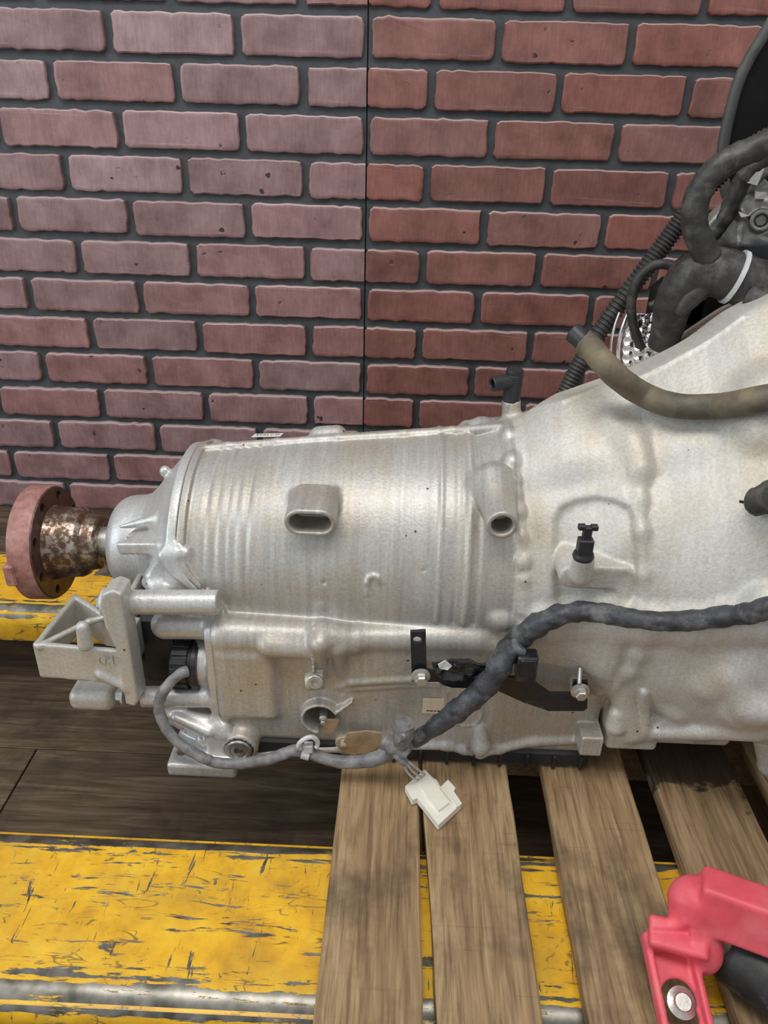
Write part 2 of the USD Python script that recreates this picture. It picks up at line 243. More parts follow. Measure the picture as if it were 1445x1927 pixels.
M_PALLET_OIL = wood_mat('oil_stained_pallet_wood', (.12, .07, .034), (.28, .18, .095), (.44, .32, .19), 'y', stain=(.018, .012, .009), far=True)
def paint_mat():
    return mat('chipped_yellow_paint', {
        'g': ('geometry', {}), 'n': ('noise_texture', {'scale': 30, 'detail': 5, 'roughness': .6}), 'r': ('rgb_ramp', {'ramp': [(.3, (.60, .30, .018)), (.5, (.83, .455, .018)), (.7, (.92, .57, .04))]}),
        'mp': ('mapping', {'scale': (18, 120, 120), 'rotation': (0, 0, .06)}), 'c': ('noise_texture', {'scale': 1, 'detail': 7, 'roughness': .72, 'distortion': .4}), 'cr': ('rgb_ramp', {'ramp': [(.585, (0, 0, 0)), (.615, (1, 1, 1))]}),
        'mp2': ('mapping', {'scale': (150, 26, 60), 'rotation': (0, 0, -.6)}), 'd': ('noise_texture', {'scale': 1, 'detail': 6, 'roughness': .7, 'distortion': .7}), 'dr': ('rgb_ramp', {'ramp': [(.625, (0, 0, 0)), (.655, (1, 1, 1))]}),
        'sm': ('noise_texture', {'scale': 12, 'detail': 6, 'roughness': .7}), 'smr': ('rgb_ramp', {'ramp': [(.45, (0, 0, 0)), (.75, (.6, .6, .6))]}), 'm0': ('mix_color', {'b': (.42, .24, .05)}),
        'ml1': ('mapping', {'scale': (9, 26, 10), 'rotation': (0, 0, .9)}), 'l1': ('noise_texture', {'scale': 1, 'detail': 3, 'roughness': .5, 'distortion': .5}), 'la': ('math', {'math_type': 'subtract', 'value2': .5}), 'lb': ('math', {'math_type': 'absolute'}), 'lc': ('rgb_ramp', {'ramp': [(.002, (1, 1, 1)), (.0065, (0, 0, 0))]}), 'ml2': ('mapping', {'scale': (5, 34, 10), 'rotation': (0, 0, .12)}), 'l2': ('noise_texture', {'scale': 1, 'detail': 3, 'roughness': .5, 'distortion': .3}), 'ka': ('math', {'math_type': 'subtract', 'value2': .5}), 'kb': ('math', {'math_type': 'absolute'}), 'kc': ('rgb_ramp', {'ramp': [(.002, (1, 1, 1)), (.007, (0, 0, 0))]}), 'lm': ('math', {'math_type': 'maximum'}), 'lg': ('noise_texture', {'scale': 26, 'detail': 4, 'roughness': .7}), 'lgr': ('rgb_ramp', {'ramp': [(.49, (0, 0, 0)), (.56, (.85, .85, .85))]}), 'lx': ('math', {'math_type': 'multiply'}), 'm9': ('mix_color', {'b': (.13, .09, .035)}),
        'mx': ('math', {'math_type': 'maximum'}), 'ed': ('attribute', {'attribute': 'wear'}), 'en': ('math', {'math_type': 'multiply_add', 'value2': 1.7, 'value3': -.85}), 'ea': ('math', {'math_type': 'add'}), 'er': ('rgb_ramp', {'ramp': [(.49, (0, 0, 0)), (.53, (1, 1, 1))]}), 'mx2': ('math', {'math_type': 'maximum'}),
        'st': ('noise_texture', {'scale': 50, 'detail': 4}), 'sr': ('rgb_ramp', {'ramp': [(.35, (.11, .105, .085)), (.65, (.33, .31, .27))]}),
        'm': ('mix_color', {}), 'mm': ('math', {'math_type': 'multiply', 'value2': .75}), 'iv': ('math', {'math_type': 'multiply', 'value2': -.6}), 'b': ('bump', {'strength': .5, 'distance': .0012}), 'p': ('principled_bsdf', {'roughness': .36})},
        [('g.position', 'n.vector'), ('n.fac', 'r.fac'), ('g.position', 'mp.vector'), ('mp.vector', 'c.vector'), ('c.fac', 'cr.fac'), ('g.position', 'mp2.vector'), ('mp2.vector', 'd.vector'), ('d.fac', 'dr.fac'), ('g.position', 'sm.vector'), ('sm.fac', 'smr.fac'), ('smr.color', 'm0.fac'), ('r.color', 'm0.a'),
         ('cr.color', 'mx.value1'), ('dr.color', 'mx.value2'), ('c.fac', 'en.value1'), ('ed.fac', 'ea.value1'), ('en.value', 'ea.value2'), ('ea.value', 'er.fac'), ('er.color', 'mx2.value1'), ('mx.value', 'mx2.value2'),
         ('g.position', 'st.vector'), ('st.fac', 'sr.fac'), ('g.position', 'ml1.vector'), ('ml1.vector', 'l1.vector'), ('l1.fac', 'la.value1'), ('la.value', 'lb.value1'), ('lb.value', 'lc.fac'), ('g.position', 'ml2.vector'), ('ml2.vector', 'l2.vector'), ('l2.fac', 'ka.value1'), ('ka.value', 'kb.value1'), ('kb.value', 'kc.fac'), ('lc.color', 'lm.value1'), ('kc.color', 'lm.value2'), ('g.position', 'lg.vector'), ('lg.fac', 'lgr.fac'), ('lm.value', 'lx.value1'), ('lgr.color', 'lx.value2'), ('lx.value', 'm9.fac'), ('m0.result', 'm9.a'), ('m9.result', 'm.a'), ('sr.color', 'm.b'), ('mx2.value', 'm.fac'), ('m.result', 'p.base_color'), ('mx2.value', 'mm.value1'), ('mm.value', 'p.metallic'), ('mx2.value', 'iv.value1'), ('iv.value', 'b.height'), ('b.normal', 'p.normal')])
M_YELLOW = paint_mat()

# ------------------------------------------------------------------ the wall: two faux-brick panels, meeting at x = 0
PX, PZ, Z0 = .213, .0718, .965
wall = thing('wall_back', kind='structure')
def brick_mesh(x0, x1, zc, hz, seed, cutl=False, cutr=False):
    r = np.random.default_rng(seed); L = x1 - x0; n1, n2 = max(4, int(L / .009)), 5
    x = np.linspace(0, L, n1); zz = np.linspace(-hz, hz, n2); rc = r.uniform(.003, .007, 4)
    g = Polygon([(0, -hz), (L, -hz), (L, hz), (0, hz)]).buffer(-.006).buffer(.006, quad_segs=3)
    if cutl: g = g.union(sbox(0, -hz, .02, hz))
    if cutr: g = g.union(sbox(L - .02, -hz, L, hz))
    ring = g.exterior; k = max(28, int(ring.length / .0095)); P = np.array([ring.interpolate(t, normalized=True).coords[0] for t in np.linspace(0, 1, k, endpoint=False)])
    cs = unit; nx = np.roll(P, -1, 0) - np.roll(P, 1, 0); nx = np.c_[nx[:, 1], -nx[:, 0]] / (np.linalg.norm(nx, axis=1, keepdims=True) + 1e-9)
    if ring.is_ccw is False: nx = -nx
    amp = (meshkit.fbm(np.c_[P * 75, np.full(k, seed * 3.7)], 3, 3) - .5) * .0065
    if cutl: amp = np.where(P[:, 0] < .012, 0, amp)
    if cutr: amp = np.where(P[:, 0] > L - .012, 0, amp)
    P = P + nx * amp[:, None]; I = P - nx * .0022; I2 = P - nx * .007
    if cutl: I[:, 0] = np.where(P[:, 0] < .001, P[:, 0], I[:, 0]); I2[:, 0] = np.where(P[:, 0] < .001, P[:, 0], I2[:, 0])
    if cutr: I[:, 0] = np.where(P[:, 0] > L - .001, P[:, 0], I[:, 0]); I2[:, 0] = np.where(P[:, 0] > L - .001, P[:, 0], I2[:, 0])
    t = .009 + r.uniform(-.0012, .0012)
    def lay(Q, y): return np.c_[Q[:, 0] + x0, np.broadcast_to(y, len(Q)), Q[:, 1] + zc]
    rel = lambda Q: -t + (meshkit.fbm(np.c_[Q * 60, np.full(len(Q), seed * 1.3)], 2, 9) - .5) * .0016
    mid = np.array([(L * s, 0) for s in np.linspace(.12, .88, 6)])
    V = np.vstack([lay(P, 0.001), lay(P, -t + .0022), lay(I, rel(I)), lay(I2, rel(I2))]); F = []
    for a in range(3):
        i = np.arange(k); j = (i + 1) % k; F += [np.c_[a * k + i, (a + 1) * k + j, a * k + j], np.c_[a * k + i, (a + 1) * k + i, (a + 1) * k + j]]
    try:
        cap_v, cap_f = trimesh.creation.triangulate_polygon(Polygon(I2), engine='earcut')
        o = 3 * k
        from scipy.spatial import cKDTree
        idx = cKDTree(I2).query(cap_v)[1]
        a = I2[idx[cap_f]]; s = np.cross(a[:, 1] - a[:, 0], a[:, 2] - a[:, 0]); ff = idx[cap_f]; ff = np.where(s[:, None] > 0, ff, ff[:, ::-1]); F.append(o + ff)
    except Exception: pass
    m = trimesh.Trimesh(V, np.vstack(F), process=False)
    return m
panels = {}
obj('wall_backing', rbox((0, .022, .68), (1.72, .008, .68), .001), M_MORTAR, wall)
for side, (xa, xb) in (('l', (-1.72, -.0008)), ('r', (.0008, 1.72))):
    p = obj('wall_panel', rbox(((xa + xb) / 2, .006, .68), ((xb - xa) / 2, .006, .68), .001), M_MORTAR, wall)
    panels[side] = p
for i in range(-5, 14):
    zc = Z0 - i * PZ; odd = i % 2 != 0
    for k in range(-8, 8):
        x0 = k * PX + (0 if odd else -PX / 2); x1 = x0 + PX
        if x1 < -1.5 or x0 > 1.5: continue
        x0 += .0066; x1 -= .0066; hz = .0293; sd = (i + 5) * 40 + k + 20
        r = np.random.default_rng(sd); zj = r.uniform(-.0012, .0012)
        if x0 < -.01 and x1 > .01:
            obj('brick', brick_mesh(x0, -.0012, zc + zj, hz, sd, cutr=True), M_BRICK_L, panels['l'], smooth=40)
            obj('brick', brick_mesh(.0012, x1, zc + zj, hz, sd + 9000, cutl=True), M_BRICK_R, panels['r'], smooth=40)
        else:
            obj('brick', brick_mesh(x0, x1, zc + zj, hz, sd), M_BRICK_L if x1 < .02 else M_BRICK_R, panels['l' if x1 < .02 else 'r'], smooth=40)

# ------------------------------------------------------------------ the floor: dark wooden planks running along the wall
floor = thing('floor', kind='structure')
obj('floor_base', rbox((0, -1.2, -.02), (2.2, 1.25, .006), .001), M_MORTAR, floor)
rows = [-.005, -.155, -.315, -.475, -.573, -.703, -.86, -1.02, -1.18, -1.34, -1.5, -1.9]
for a, b in zip(rows[:-1], rows[1:]):
    r = np.random.default_rng(int(-a * 1000) + 3)
    cuts = [-2.0, -.41, .75, 2.0] if b in (-.86,) else sorted([-2.0, 2.0, r.uniform(-1.6, -.85), r.uniform(.1, 1.0)])
    for xa, xb in zip(cuts[:-1], cuts[1:]):
        obj('plank', rbox(((xa + xb) / 2, (a + b) / 2, -.009), ((xb - xa) / 2 - .0012, (a - b) / 2 - .0006, .009), .0008), M_FLOOR, floor)

# ------------------------------------------------------------------ pallet jack: two yellow steel forks
jack = thing('pallet_jack', 'pallet jack with scraped yellow steel forks running under the wooden pallet', 'pallet jack')
def fork(y0, y1, zt, patch=None):
    w = (y0 - y1) / 2; yc = (y0 + y1) / 2; r = .024; hh = .05; prof = [(-w, zt - hh)]; wear = [0.0]
    def arc(cx, a0, a1):
        for a in np.linspace(a0, a1, 9):
            prof.append((cx + r * math.cos(a), zt - r + r * math.sin(a))); s = math.sin(a); wear.append(.66 if .45 < s < .995 else .30)
    arc(-w + r, math.pi, math.pi / 2)
    for t in (.02, .06, .12, .25, .5, .75, .88, .94, .975): prof.append((-w + r + t * (2 * w - 2 * r), zt)); wear.append({.02: .55, .06: .34, .12: .06, .94: .36, .975: .56}.get(t, 0))
    arc(w - r, math.pi / 2, 0); prof.append((w, zt - hh)); wear.append(0)
    inner = [(w - .006, zt - hh), (w - .006, zt - .006), (-w + .006, zt - .006), (-w + .006, zt - hh)]
    prof += inner; wear += [0] * 4; prof = np.array(prof); xs = np.linspace(-1.15, .95, 106); n = len(prof); V = []; W = []
    for x in xs:
        V.append(np.c_[np.full(n, x), prof[:, 0] + yc, prof[:, 1]]); w_ = np.array(wear)
        if patch is not None: w_ = np.maximum(w_, np.where(((x - patch[0]) / .055) ** 2 + ((prof[:, 0] + yc - patch[1]) / .04) ** 2 < 1, 1.2, 0) * (prof[:, 1] > zt - .03))
        W.append(w_)
    i, j = np.meshgrid(np.arange(len(xs) - 1), np.arange(n), indexing='ij'); i, j = i.ravel(), j.ravel(); jn = (j + 1) % n
    F = np.vstack([np.c_[i * n + j, i * n + jn, (i + 1) * n + jn], np.c_[i * n + j, (i + 1) * n + jn, (i + 1) * n + j]])
    m = trimesh.Trimesh(np.vstack(V), F, process=False); m.invert() if m.volume < 0 else None
    p = obj('fork', m, M_YELLOW, jack, smooth=True)
    UsdGeom.PrimvarsAPI(p).CreatePrimvar('wear', Sdf.ValueTypeNames.FloatArray, 'vertex').Set(Vt.FloatArray.FromNumpy(np.concatenate(W).astype(np.float32)))
    return p
fork(-.952, -1.126, .155); fork(-.427, -.600, .155, patch=(-.335, -.455))

# ------------------------------------------------------------------ the pallet
pallet = thing('pallet', 'worn wooden pallet with spaced deck boards carrying the gearbox', 'pallet')
ZD = .175
for k, (xa, xb) in enumerate([(.028, .1125), (.1155, .206), (.243, .3335), (.361, .4515), (.479, .569), (.597, .687), (.715, .80), (.83, .92), (.95, 1.04)]):
    y0, y1 = -.205 - .004 * (k % 3), -1.315 + .006 * (k % 2)
    b = rbox(((xa + xb) / 2, (y0 + y1) / 2, ZD - .009), ((xb - xa) / 2, (y0 - y1) / 2, .009), .0015).subdivide_to_size(.045)
    v = b.vertices.copy(); v[:, 0] += (meshkit.fbm(v * 9 + k, 2, k) - .5) * .006; v[:, 2] -= np.abs(meshkit.fbm(v * 7 + 5 * k, 2, k) - .5) * .002
    if k == 0: v[:, 0] = np.where((v[:, 1] < -.9) & (v[:, 0] > .1), v[:, 0] - .001, v[:, 0])
    if k == 1: v[:, 0] = np.where(v[:, 0] < .13, v[:, 0] + np.clip((-.93 - v[:, 1]) * .045, 0, .01), v[:, 0])
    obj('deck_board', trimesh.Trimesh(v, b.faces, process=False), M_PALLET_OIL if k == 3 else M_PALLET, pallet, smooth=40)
for y in (-.27, -.76, -1.27): obj('stringer', rbox((.535, y, ZD - .018 - .045), (.505, .019, .045), .002), M_PALLET, pallet)
for x in (.075, .535, .99): obj('bottom_board', rbox((x, -.76, ZD - .018 - .09 - .008), (.045, .55, .008), .0015), M_PALLET, pallet)

# ------------------------------------------------------------------ gearbox: distance-field modelling (smooth cast shapes)
def sstep(a, b, x): t = np.clip((x - a) / (b - a), 0, 1); return t * t * (3 - 2 * t)
def smin(a, b, k): h = np.maximum(k - np.abs(a - b), 0) / k; return np.minimum(a, b) - h * h * (k * .25)
def smax(a, b, k): return -smin(-a, -b, k)
class Field:
    def __init__(s, lo, hi, h):
        s.h = h; s.lo = np.array(lo, float); s.n = np.ceil((np.array(hi) - s.lo) / h).astype(int) + 1; s.f = np.full(s.n, .05, np.float32)
        s.ax = [(s.lo[i] + h * np.arange(s.n[i])).astype(np.float32) for i in range(3)]
    def block(s, lo, hi):
        a = np.clip(np.floor((np.array(lo) - s.lo) / s.h).astype(int), 0, s.n); b = np.clip(np.ceil((np.array(hi) - s.lo) / s.h).astype(int) + 1, 0, s.n)
        sl = tuple(slice(i, j) for i, j in zip(a, b)); x, y, z = (s.ax[i][sl[i]] for i in range(3))
        return sl, x[:, None, None], y[None, :, None], z[None, None, :]
    def op(s, fn, lo, hi, k=.004, mode='add'):
        sl, x, y, z = s.block(lo, hi)
        if 0 in s.f[sl].shape: return
        g = fn(x, y, z); f = s.f[sl]
        s.f[sl] = smin(f, g, k) if mode == 'add' else smax(f, -g, k) if mode == 'cut' else smax(f, g, k)
    def value(s, P):
        from scipy.ndimage import map_coordinates
        return map_coordinates(s.f, ((np.asarray(P) - s.lo) / s.h).T, order=1, mode='nearest')
    def grad(s, P):
        e = s.h * .75; g = np.stack([s.value(P + e * d) - s.value(P - e * d) for d in np.eye(3)], -1); return g / np.maximum(np.linalg.norm(g, axis=-1, keepdims=True), 1e-9)
    def mesh(s, off=0.0):
        """Surface nets."""
        f = s.f - np.float32(off); f = np.pad(f, 1, constant_values=.05); neg = f < 0
        c = np.zeros(tuple(d - 1 for d in f.shape), np.int8)
        for o in np.ndindex(2, 2, 2): c += neg[tuple(slice(o[i], f.shape[i] - 1 + o[i]) for i in range(3))]
        idx = np.argwhere((c > 0) & (c < 8)); lookup = np.full(c.shape, -1, np.int32); lookup[tuple(idx.T)] = np.arange(len(idx))
        acc = np.zeros((len(idx), 3)); cnt = np.zeros(len(idx))
        for a in range(3):
            o1, o2 = [i for i in range(3) if i != a]
            for p, q in np.ndindex(2, 2):
                off0 = np.zeros(3, int); off0[o1] = p; off0[o2] = q; off1 = off0.copy(); off1[a] = 1
                A = f[tuple((idx + off0).T)]; B = f[tuple((idx + off1).T)]; m = (A < 0) != (B < 0)
                t = np.where(m, A / np.where(m, A - B, 1), 0); pt = np.tile(off0.astype(float), (len(idx), 1)); pt[:, a] = t
                acc += pt * m[:, None]; cnt += m
        V = (idx + acc / cnt[:, None] - 1) * s.h + s.lo; F = []
        for a in range(3):
            sl0 = [slice(None)] * 3; sl1 = [slice(None)] * 3; sl0[a] = slice(0, -1); sl1[a] = slice(1, None)
            n0 = neg[tuple(sl0)]; n1 = neg[tuple(sl1)]; e = np.argwhere(n0 != n1); o1, o2 = (a + 1) % 3, (a + 2) % 3
            e = e[(e[:, o1] > 0) & (e[:, o2] > 0) & (e[:, o1] < c.shape[o1]) & (e[:, o2] < c.shape[o2])]
            d1 = np.zeros(3, int); d1[o1] = 1; d2 = np.zeros(3, int); d2[o2] = 1
            q = [lookup[tuple((e - k).T)] for k in (d1 + d2, d2, np.zeros(3, int), d1)]; flip = n0[tuple(e.T)]
            Q = np.stack(q, 1); Q = np.where(flip[:, None], Q, Q[:, ::-1]); F += [Q[:, [0, 1, 2]], Q[:, [0, 2, 3]]]
        F = np.vstack(F); F = F[(F >= 0).all(1)]
        N = s.grad(V) if off == 0 else s.grad(V)
        return V, F, N
def capsule(a, b, ra, rb=None):
    a, b = np.array(a, np.float32), np.array(b, np.float32); rb = ra if rb is None else rb; d = b - a; L = float(d @ d)
    def fn(x, y, z):
        t = np.clip(((x - a[0]) * d[0] + (y - a[1]) * d[1] + (z - a[2]) * d[2]) / L, 0, 1)
        return np.sqrt((x - a[0] - t * d[0]) ** 2 + (y - a[1] - t * d[1]) ** 2 + (z - a[2] - t * d[2]) ** 2) - (ra + (rb - ra) * t)
    return fn
def cylf(a, b, r, rd=.002):
    """Solid cylinder with rounded rims."""
    a, b = np.array(a, np.float32), np.array(b, np.float32); L = np.linalg.norm(b - a); d = (b - a) / L; c = (a + b) / 2
    def fn(x, y, z):
        h = (x - c[0]) * d[0] + (y - c[1]) * d[1] + (z - c[2]) * d[2]; q = np.sqrt(np.maximum((x - c[0]) ** 2 + (y - c[1]) ** 2 + (z - c[2]) ** 2 - h * h, 0))
        u, w = q - r + rd, np.abs(h) - L / 2 + rd
        return np.minimum(np.maximum(u, w), 0) + np.sqrt(np.maximum(u, 0) ** 2 + np.maximum(w, 0) ** 2) - rd
    return fn
def boxf(c, half, rd=.003, R=None):
    c = np.array(c, np.float32); hb = np.array(half, np.float32) - rd; R = np.eye(3, dtype=np.float32) if R is None else np.asarray(R, np.float32)
    def fn(x, y, z):
        q = [np.abs((x - c[0]) * R[i, 0] + (y - c[1]) * R[i, 1] + (z - c[2]) * R[i, 2]) - hb[i] for i in range(3)]
        return np.sqrt(sum(np.maximum(k, 0) ** 2 for k in q)) + np.minimum(np.maximum(np.maximum(q[0], q[1]), q[2]), 0) - rd
    return fn
def ovalf(a, b, half, r, rd=.0015):
    """Solid stadium-section boss from a to b, its long side along x."""
    a, b = np.array(a, np.float32), np.array(b, np.float32); L = np.linalg.norm(b - a); d = (b - a) / L; c = (a + b) / 2; e = np.cross([1., 0, 0], d); e /= np.linalg.norm(e); ex = np.cross(d, e)
    def fn(x, y, z):
        h = (x - c[0]) * d[0] + (y - c[1]) * d[1] + (z - c[2]) * d[2]; px = (x - c[0]) * ex[0] + (y - c[1]) * ex[1] + (z - c[2]) * ex[2]; pz = (x - c[0]) * e[0] + (y - c[1]) * e[1] + (z - c[2]) * e[2]
        u = np.sqrt(np.maximum(np.abs(px) - half, 0) ** 2 + pz * pz) - r + rd; w = np.abs(h) - L / 2 + rd
        return np.minimum(np.maximum(u, w), 0) + np.sqrt(np.maximum(u, 0) ** 2 + np.maximum(w, 0) ** 2) - rd
    return fn
def around(*pts, m=.03): P = np.array(pts); return P.min(0) - m, P.max(0) + m
def add_capsule(F, a, b, ra, rb=None, k=.004, mode='add'): lo, hi = around(a, b, m=max(ra, rb or 0) + .02); F.op(capsule(a, b, ra, rb), lo, hi, k, mode)
def add_cyl(F, a, b, r, rd=.002, k=.003, mode='add'): lo, hi = around(a, b, m=r + .02); F.op(cylf(a, b, r, rd), lo, hi, k, mode)
def add_box(F, c, half, rd=.003, R=None, k=.004, mode='add'): m = np.linalg.norm(half) + .02; F.op(boxf(c, half, rd, R), np.array(c) - m, np.array(c) + m, k, mode)
def add_oval(F, a, b, half, r, rd=.0015, k=.003, mode='add'): lo, hi = around(a, b, m=half + r + .02); F.op(ovalf(a, b, half, r, rd), lo, hi, k, mode)
def add_line(F, pts, r, k=.003, mode='add'):
    for a, b in zip(pts[:-1], pts[1:]): add_capsule(F, a, b, r, None, k, mode)
def poly_d(poly, x, z):
    """Signed distance in a plane to a polygon's outline, on the grid x by z."""
    P = np.asarray(poly, float); A, B = P, np.roll(P, -1, 0); d = np.full(np.broadcast(x, z).shape, 9.0); ins = np.zeros(d.shape, bool)
    for a, b in zip(A, B):
        e = b - a; t = np.clip(((x - a[0]) * e[0] + (z - a[1]) * e[1]) / (e @ e), 0, 1); d = np.minimum(d, (x - a[0] - t * e[0]) ** 2 + (z - a[1] - t * e[1]) ** 2)
        c = ((a[1] > z) != (b[1] > z)); ins ^= c & (x < (b[0] - a[0]) * (z - a[1]) / np.where(b[1] == a[1], 1e-9, b[1] - a[1]) + a[0])
    return np.where(ins, -1, 1) * np.sqrt(d)
def polyf(poly, y0, y1, rd=.0015):
    """A plate cut to the outline poly (x, z), from depth y0 to y1."""
    def fn(x, y, z):
        u = poly_d(poly, x[:, 0, 0][:, None].astype(float), z[0, 0, :][None, :].astype(float)).astype(np.float32)[:, None, :] + rd; w = np.abs(y - (y0 + y1) / 2) - abs(y1 - y0) / 2 + rd
        return np.minimum(np.maximum(u, w), 0) + np.sqrt(np.maximum(u, 0) ** 2 + np.maximum(w, 0) ** 2) - rd
    return fn
def add_plate(F, poly, y0, y1, rd=.0015, k=.002, mode='add'):
    P = np.array(poly); F.op(polyf(poly, y0, y1, rd), (P[:, 0].min() - .015, min(y0, y1) - .015, P[:, 1].min() - .015), (P[:, 0].max() + .015, max(y0, y1) + .015, P[:, 1].max() + .015), k, mode)

YC = -.73                                                  # depth of the gearbox axis
def zc(x): return .366 + .043 * x                          # the axis rises a little to the right
XK = np.array([-.5, -.16, -.01, .16, .20, .235, .262, .280, .287, .300, .320, .36, .40, .46, .60])
RB = np.array([.107, .107, .1195, .130, .134, .146, .156, .164, .166, .168, .176, .194, .204, .208, .212])
RF = np.array([.107, .107, .1195, .130, .134, .146, .158, .170, .172, .169, .178, .203, .228, .25, .27])
XT_ = [-.5, -.16, -.01, .16, .20, .22, .274, .343, .38, .42, .46, .60]
RT = np.interp(XK, XT_, [.107, .107, .1195, .130, .141, .146, .170, .196, .228, .256, .266, .28])
XR_ = [-.5, -.16, -.01, .16, .20, .235, .262, .287, .302, .32, .357, .385, .42, .60]
XG = np.linspace(-.5, .6, 221); RG = np.interp(XG, XR_, [.107, .107, .1195, .130, .150, .183, .194, .204, .209, .219, .242, .267, .287, .31])
RTG = np.interp(XG, XT_, [.107, .107, .1195, .130, .141, .146, .170, .196, .228, .256, .266, .28])
def zridge(x): return np.interp(x.ravel(), [.10, .20, .234, .302, .357, .385, .42, .6], [.512, .5345, .5525, .579, .614, .640, .662, .70]).astype(np.float32).reshape(x.shape)
def main_f(x, y, z, grow=0.0):
    c = zc(x); yy = y - YC; zz = z - c; r = np.sqrt(yy * yy + zz * zz); ph = np.arctan2(zz, -yy); w = sstep(.85, 1.2, ph); w2 = sstep(1.50, 1.78, ph)
    R = np.interp(x.ravel(), XK, RF).astype(np.float32).reshape(x.shape) * (1 - w) + np.interp(x.ravel(), XG, RG).astype(np.float32).reshape(x.shape) * w
    R = R * (1 - w2) + np.interp(x.ravel(), XG, RTG).astype(np.float32).reshape(x.shape) * w2
    wb = sstep(-.25, -.75, ph) * sstep(-3.2, -2.9, ph)
    R = R * (1 - wb) + np.interp(x.ravel(), XK, RB).astype(np.float32).reshape(x.shape) * wb
    d = (r - R) * .93
    zr = zridge(x); front = -.60 * (y + .76) + .80 * (z - zr)
    d = smax(d, np.where(x > .17, front * .92, -1), .016)
    top = (z + .16 * (y + .76) - zr) * .88           # the bell's flat upper flank
    top = np.maximum(top, z + .16 * (y + .76) - .668)
    d = smax(d, np.where(x > .17, top, -1), .0025)
    d = smax(d, .192 + .02 * np.sin(x * 30) - z, .02)                          # flattened underside
    return d - grow
def sump_f(x, y, z, grow=0.0):
    f = boxf((.083, YC - .003, .2665), (.213, .133, .0715), .010)(x, y, z)
    return f - grow
def xs_seam(z): return -.098 - .040 * sstep(.345, .405, z)                     # joint between case and tail housing
G = Field((-.20, -1.0, .166), (.52, -.52, .69), .002)
ALL = (G.lo - 1, G.lo + 2)
sl, gx, gy, gz = G.block(*ALL)
base = smin(main_f(gx, gy, gz), sump_f(gx, gy, gz), .016)
seam = xs_seam(gz) - gx
ring = np.maximum(base - .0045, np.maximum(seam - .001, -(seam + .0075)))      # raised lip along the joint
ring2 = np.maximum(base - .0036, np.maximum(seam - .011, -(seam - .0025)))     # the tail housing's own lip
G.f = smin(smax(base, seam, .002), ring, .002).astype(np.float32)
BASE = Field((-.20, -1.0, .166), (.52, -.52, .69), .002); BASE.f = base.astype(np.float32)
def hit(u, v, F=None, y_from=-1.15):
    """Where the sight line through (u, v) meets the body, and the outward direction there."""
    F = F or G; a = at(u, v, y=y_from); b = at(u, v, y=-.56); t = np.linspace(0, 1, 1400); P = a + (b - a) * t[:, None]
    inside = ((P > F.lo) & (P < F.lo + (F.n - 1) * F.h)).all(1); val = np.where(inside, F.value(P), 1); k = np.argmax(val < 0)
    if val[k] >= 0: k = np.argmin(val)                       # a sight line that just misses: the nearest point to the body
    p = P[k]; return p, F.grad(p[None])[0]
def lifted(u, v, lift=0.0, F=None):
    """As on(), but lifted straight back along the line of sight."""
    p, n = hit(u, v, F); return p - unit(p - CAM) * lift
def on(u, v, lift=0.0, F=None): p, n = hit(u, v, F); return p + n * lift

# --- details cast into the main case and the bell housing
gb = thing('gearbox', 'large dusty cast aluminium gearbox lying along the wooden pallet', 'gearbox')
def ringop(xc, rr, mode, off=0.0, zmin=.35, k=.002):
    s_, x, y, z = G.block((xc - .02, -1, zmin), (xc + .02, -.5, .6)); b = BASE.f[s_]; g = np.sqrt((b - off) ** 2 + (x - xc) ** 2) - rr + np.maximum(zmin + .004 - z, 0)
    G.f[s_] = smin(G.f[s_], g, k) if mode == 'add' else smax(G.f[s_], -g, k)
for u, rr, mode, off in ((384, .0024, 'cut', .0012), (404, .003, 'cut', .002), (424, .0022, 'cut', .0012), (441, .003, 'cut', .002), (463, .0026, 'cut', .0012), (830, .0022, 'add', -.0006), (862, .003, 'cut', .0022), (884, .0034, 'add', -.001), (902, .0028, 'cut', .0014)):
    ringop(on(u, 1000)[0], rr, mode, off)
add_line(G, [on(u, v, .001) for u, v in ((388, 846), (430, 842), (523, 835), (640, 827), (760, 820), (850, 813), (940, 806))], .0048, .004)
y1 = on(585, 985)[1] - .026; c = at(583, 986, y=y1)                           # oval boss with a slot
add_oval(G, c + (0, .05, .004), c, .010, .0145, .002, .006); add_oval(G, c + (0, .032, 0), c + (0, -.02, 0), .0098, .0098, .0015, .001, 'cut')
y1 = on(944, 990)[1] - .030; c = at(945, 990, y=y1); add_capsule(G, c + (-.004, .06, .012), c + (0, .022, .002), .022, .0145, .008)
add_cyl(G, c + (-.001, .05, .004), c, .0146, .0015, .006); add_cyl(G, c + (0, .03, 0), c + (0, -.02, 0), .0096, .001, .001, 'cut')
for u, v, r in ((609, 1097, .0022), (798, 1074, .0018), (508, 876, .0013)): add_capsule(G, on(u, v), on(u, v, .001), r, None, .001, 'cut')
add_line(G, [on(u, v, .0004) for u, v in ((690, 1118), (690, 1096), (695, 1086), (703, 1083), (711, 1087), (715, 1096))], .0016)
add_capsule(G, on(604, 1141, -.004), on(604, 1142, -.004), .0055, None, .004)
add_capsule(G, on(425, 1186, -.007), on(598, 1195, -.006), .0175, .0165, .008); add_capsule(G, on(612, 1199, -.005), on(664, 1203, -.004), .0165, .0150, .005)
add_capsule(G, on(505, 1221, -.004), on(572, 1226, -.004), .0115, .0115, .005); add_capsule(G, on(690, 1192, -.009), on(900, 1202, -.010), .0125, None, .006)
add_box(G, on(468, 1285, -.001), (.0285, .010, .043), .007, None, .010)
add_capsule(G, on(600, 1215, -.002), on(602, 1262, -.002), .009, .007, .008)
for v in np.linspace(1170, 1266, 14): add_capsule(G, on(593, v, -.002, BASE), on(593, v, .0120 + .004 * (v > 1190), BASE), .0021, None, .001)
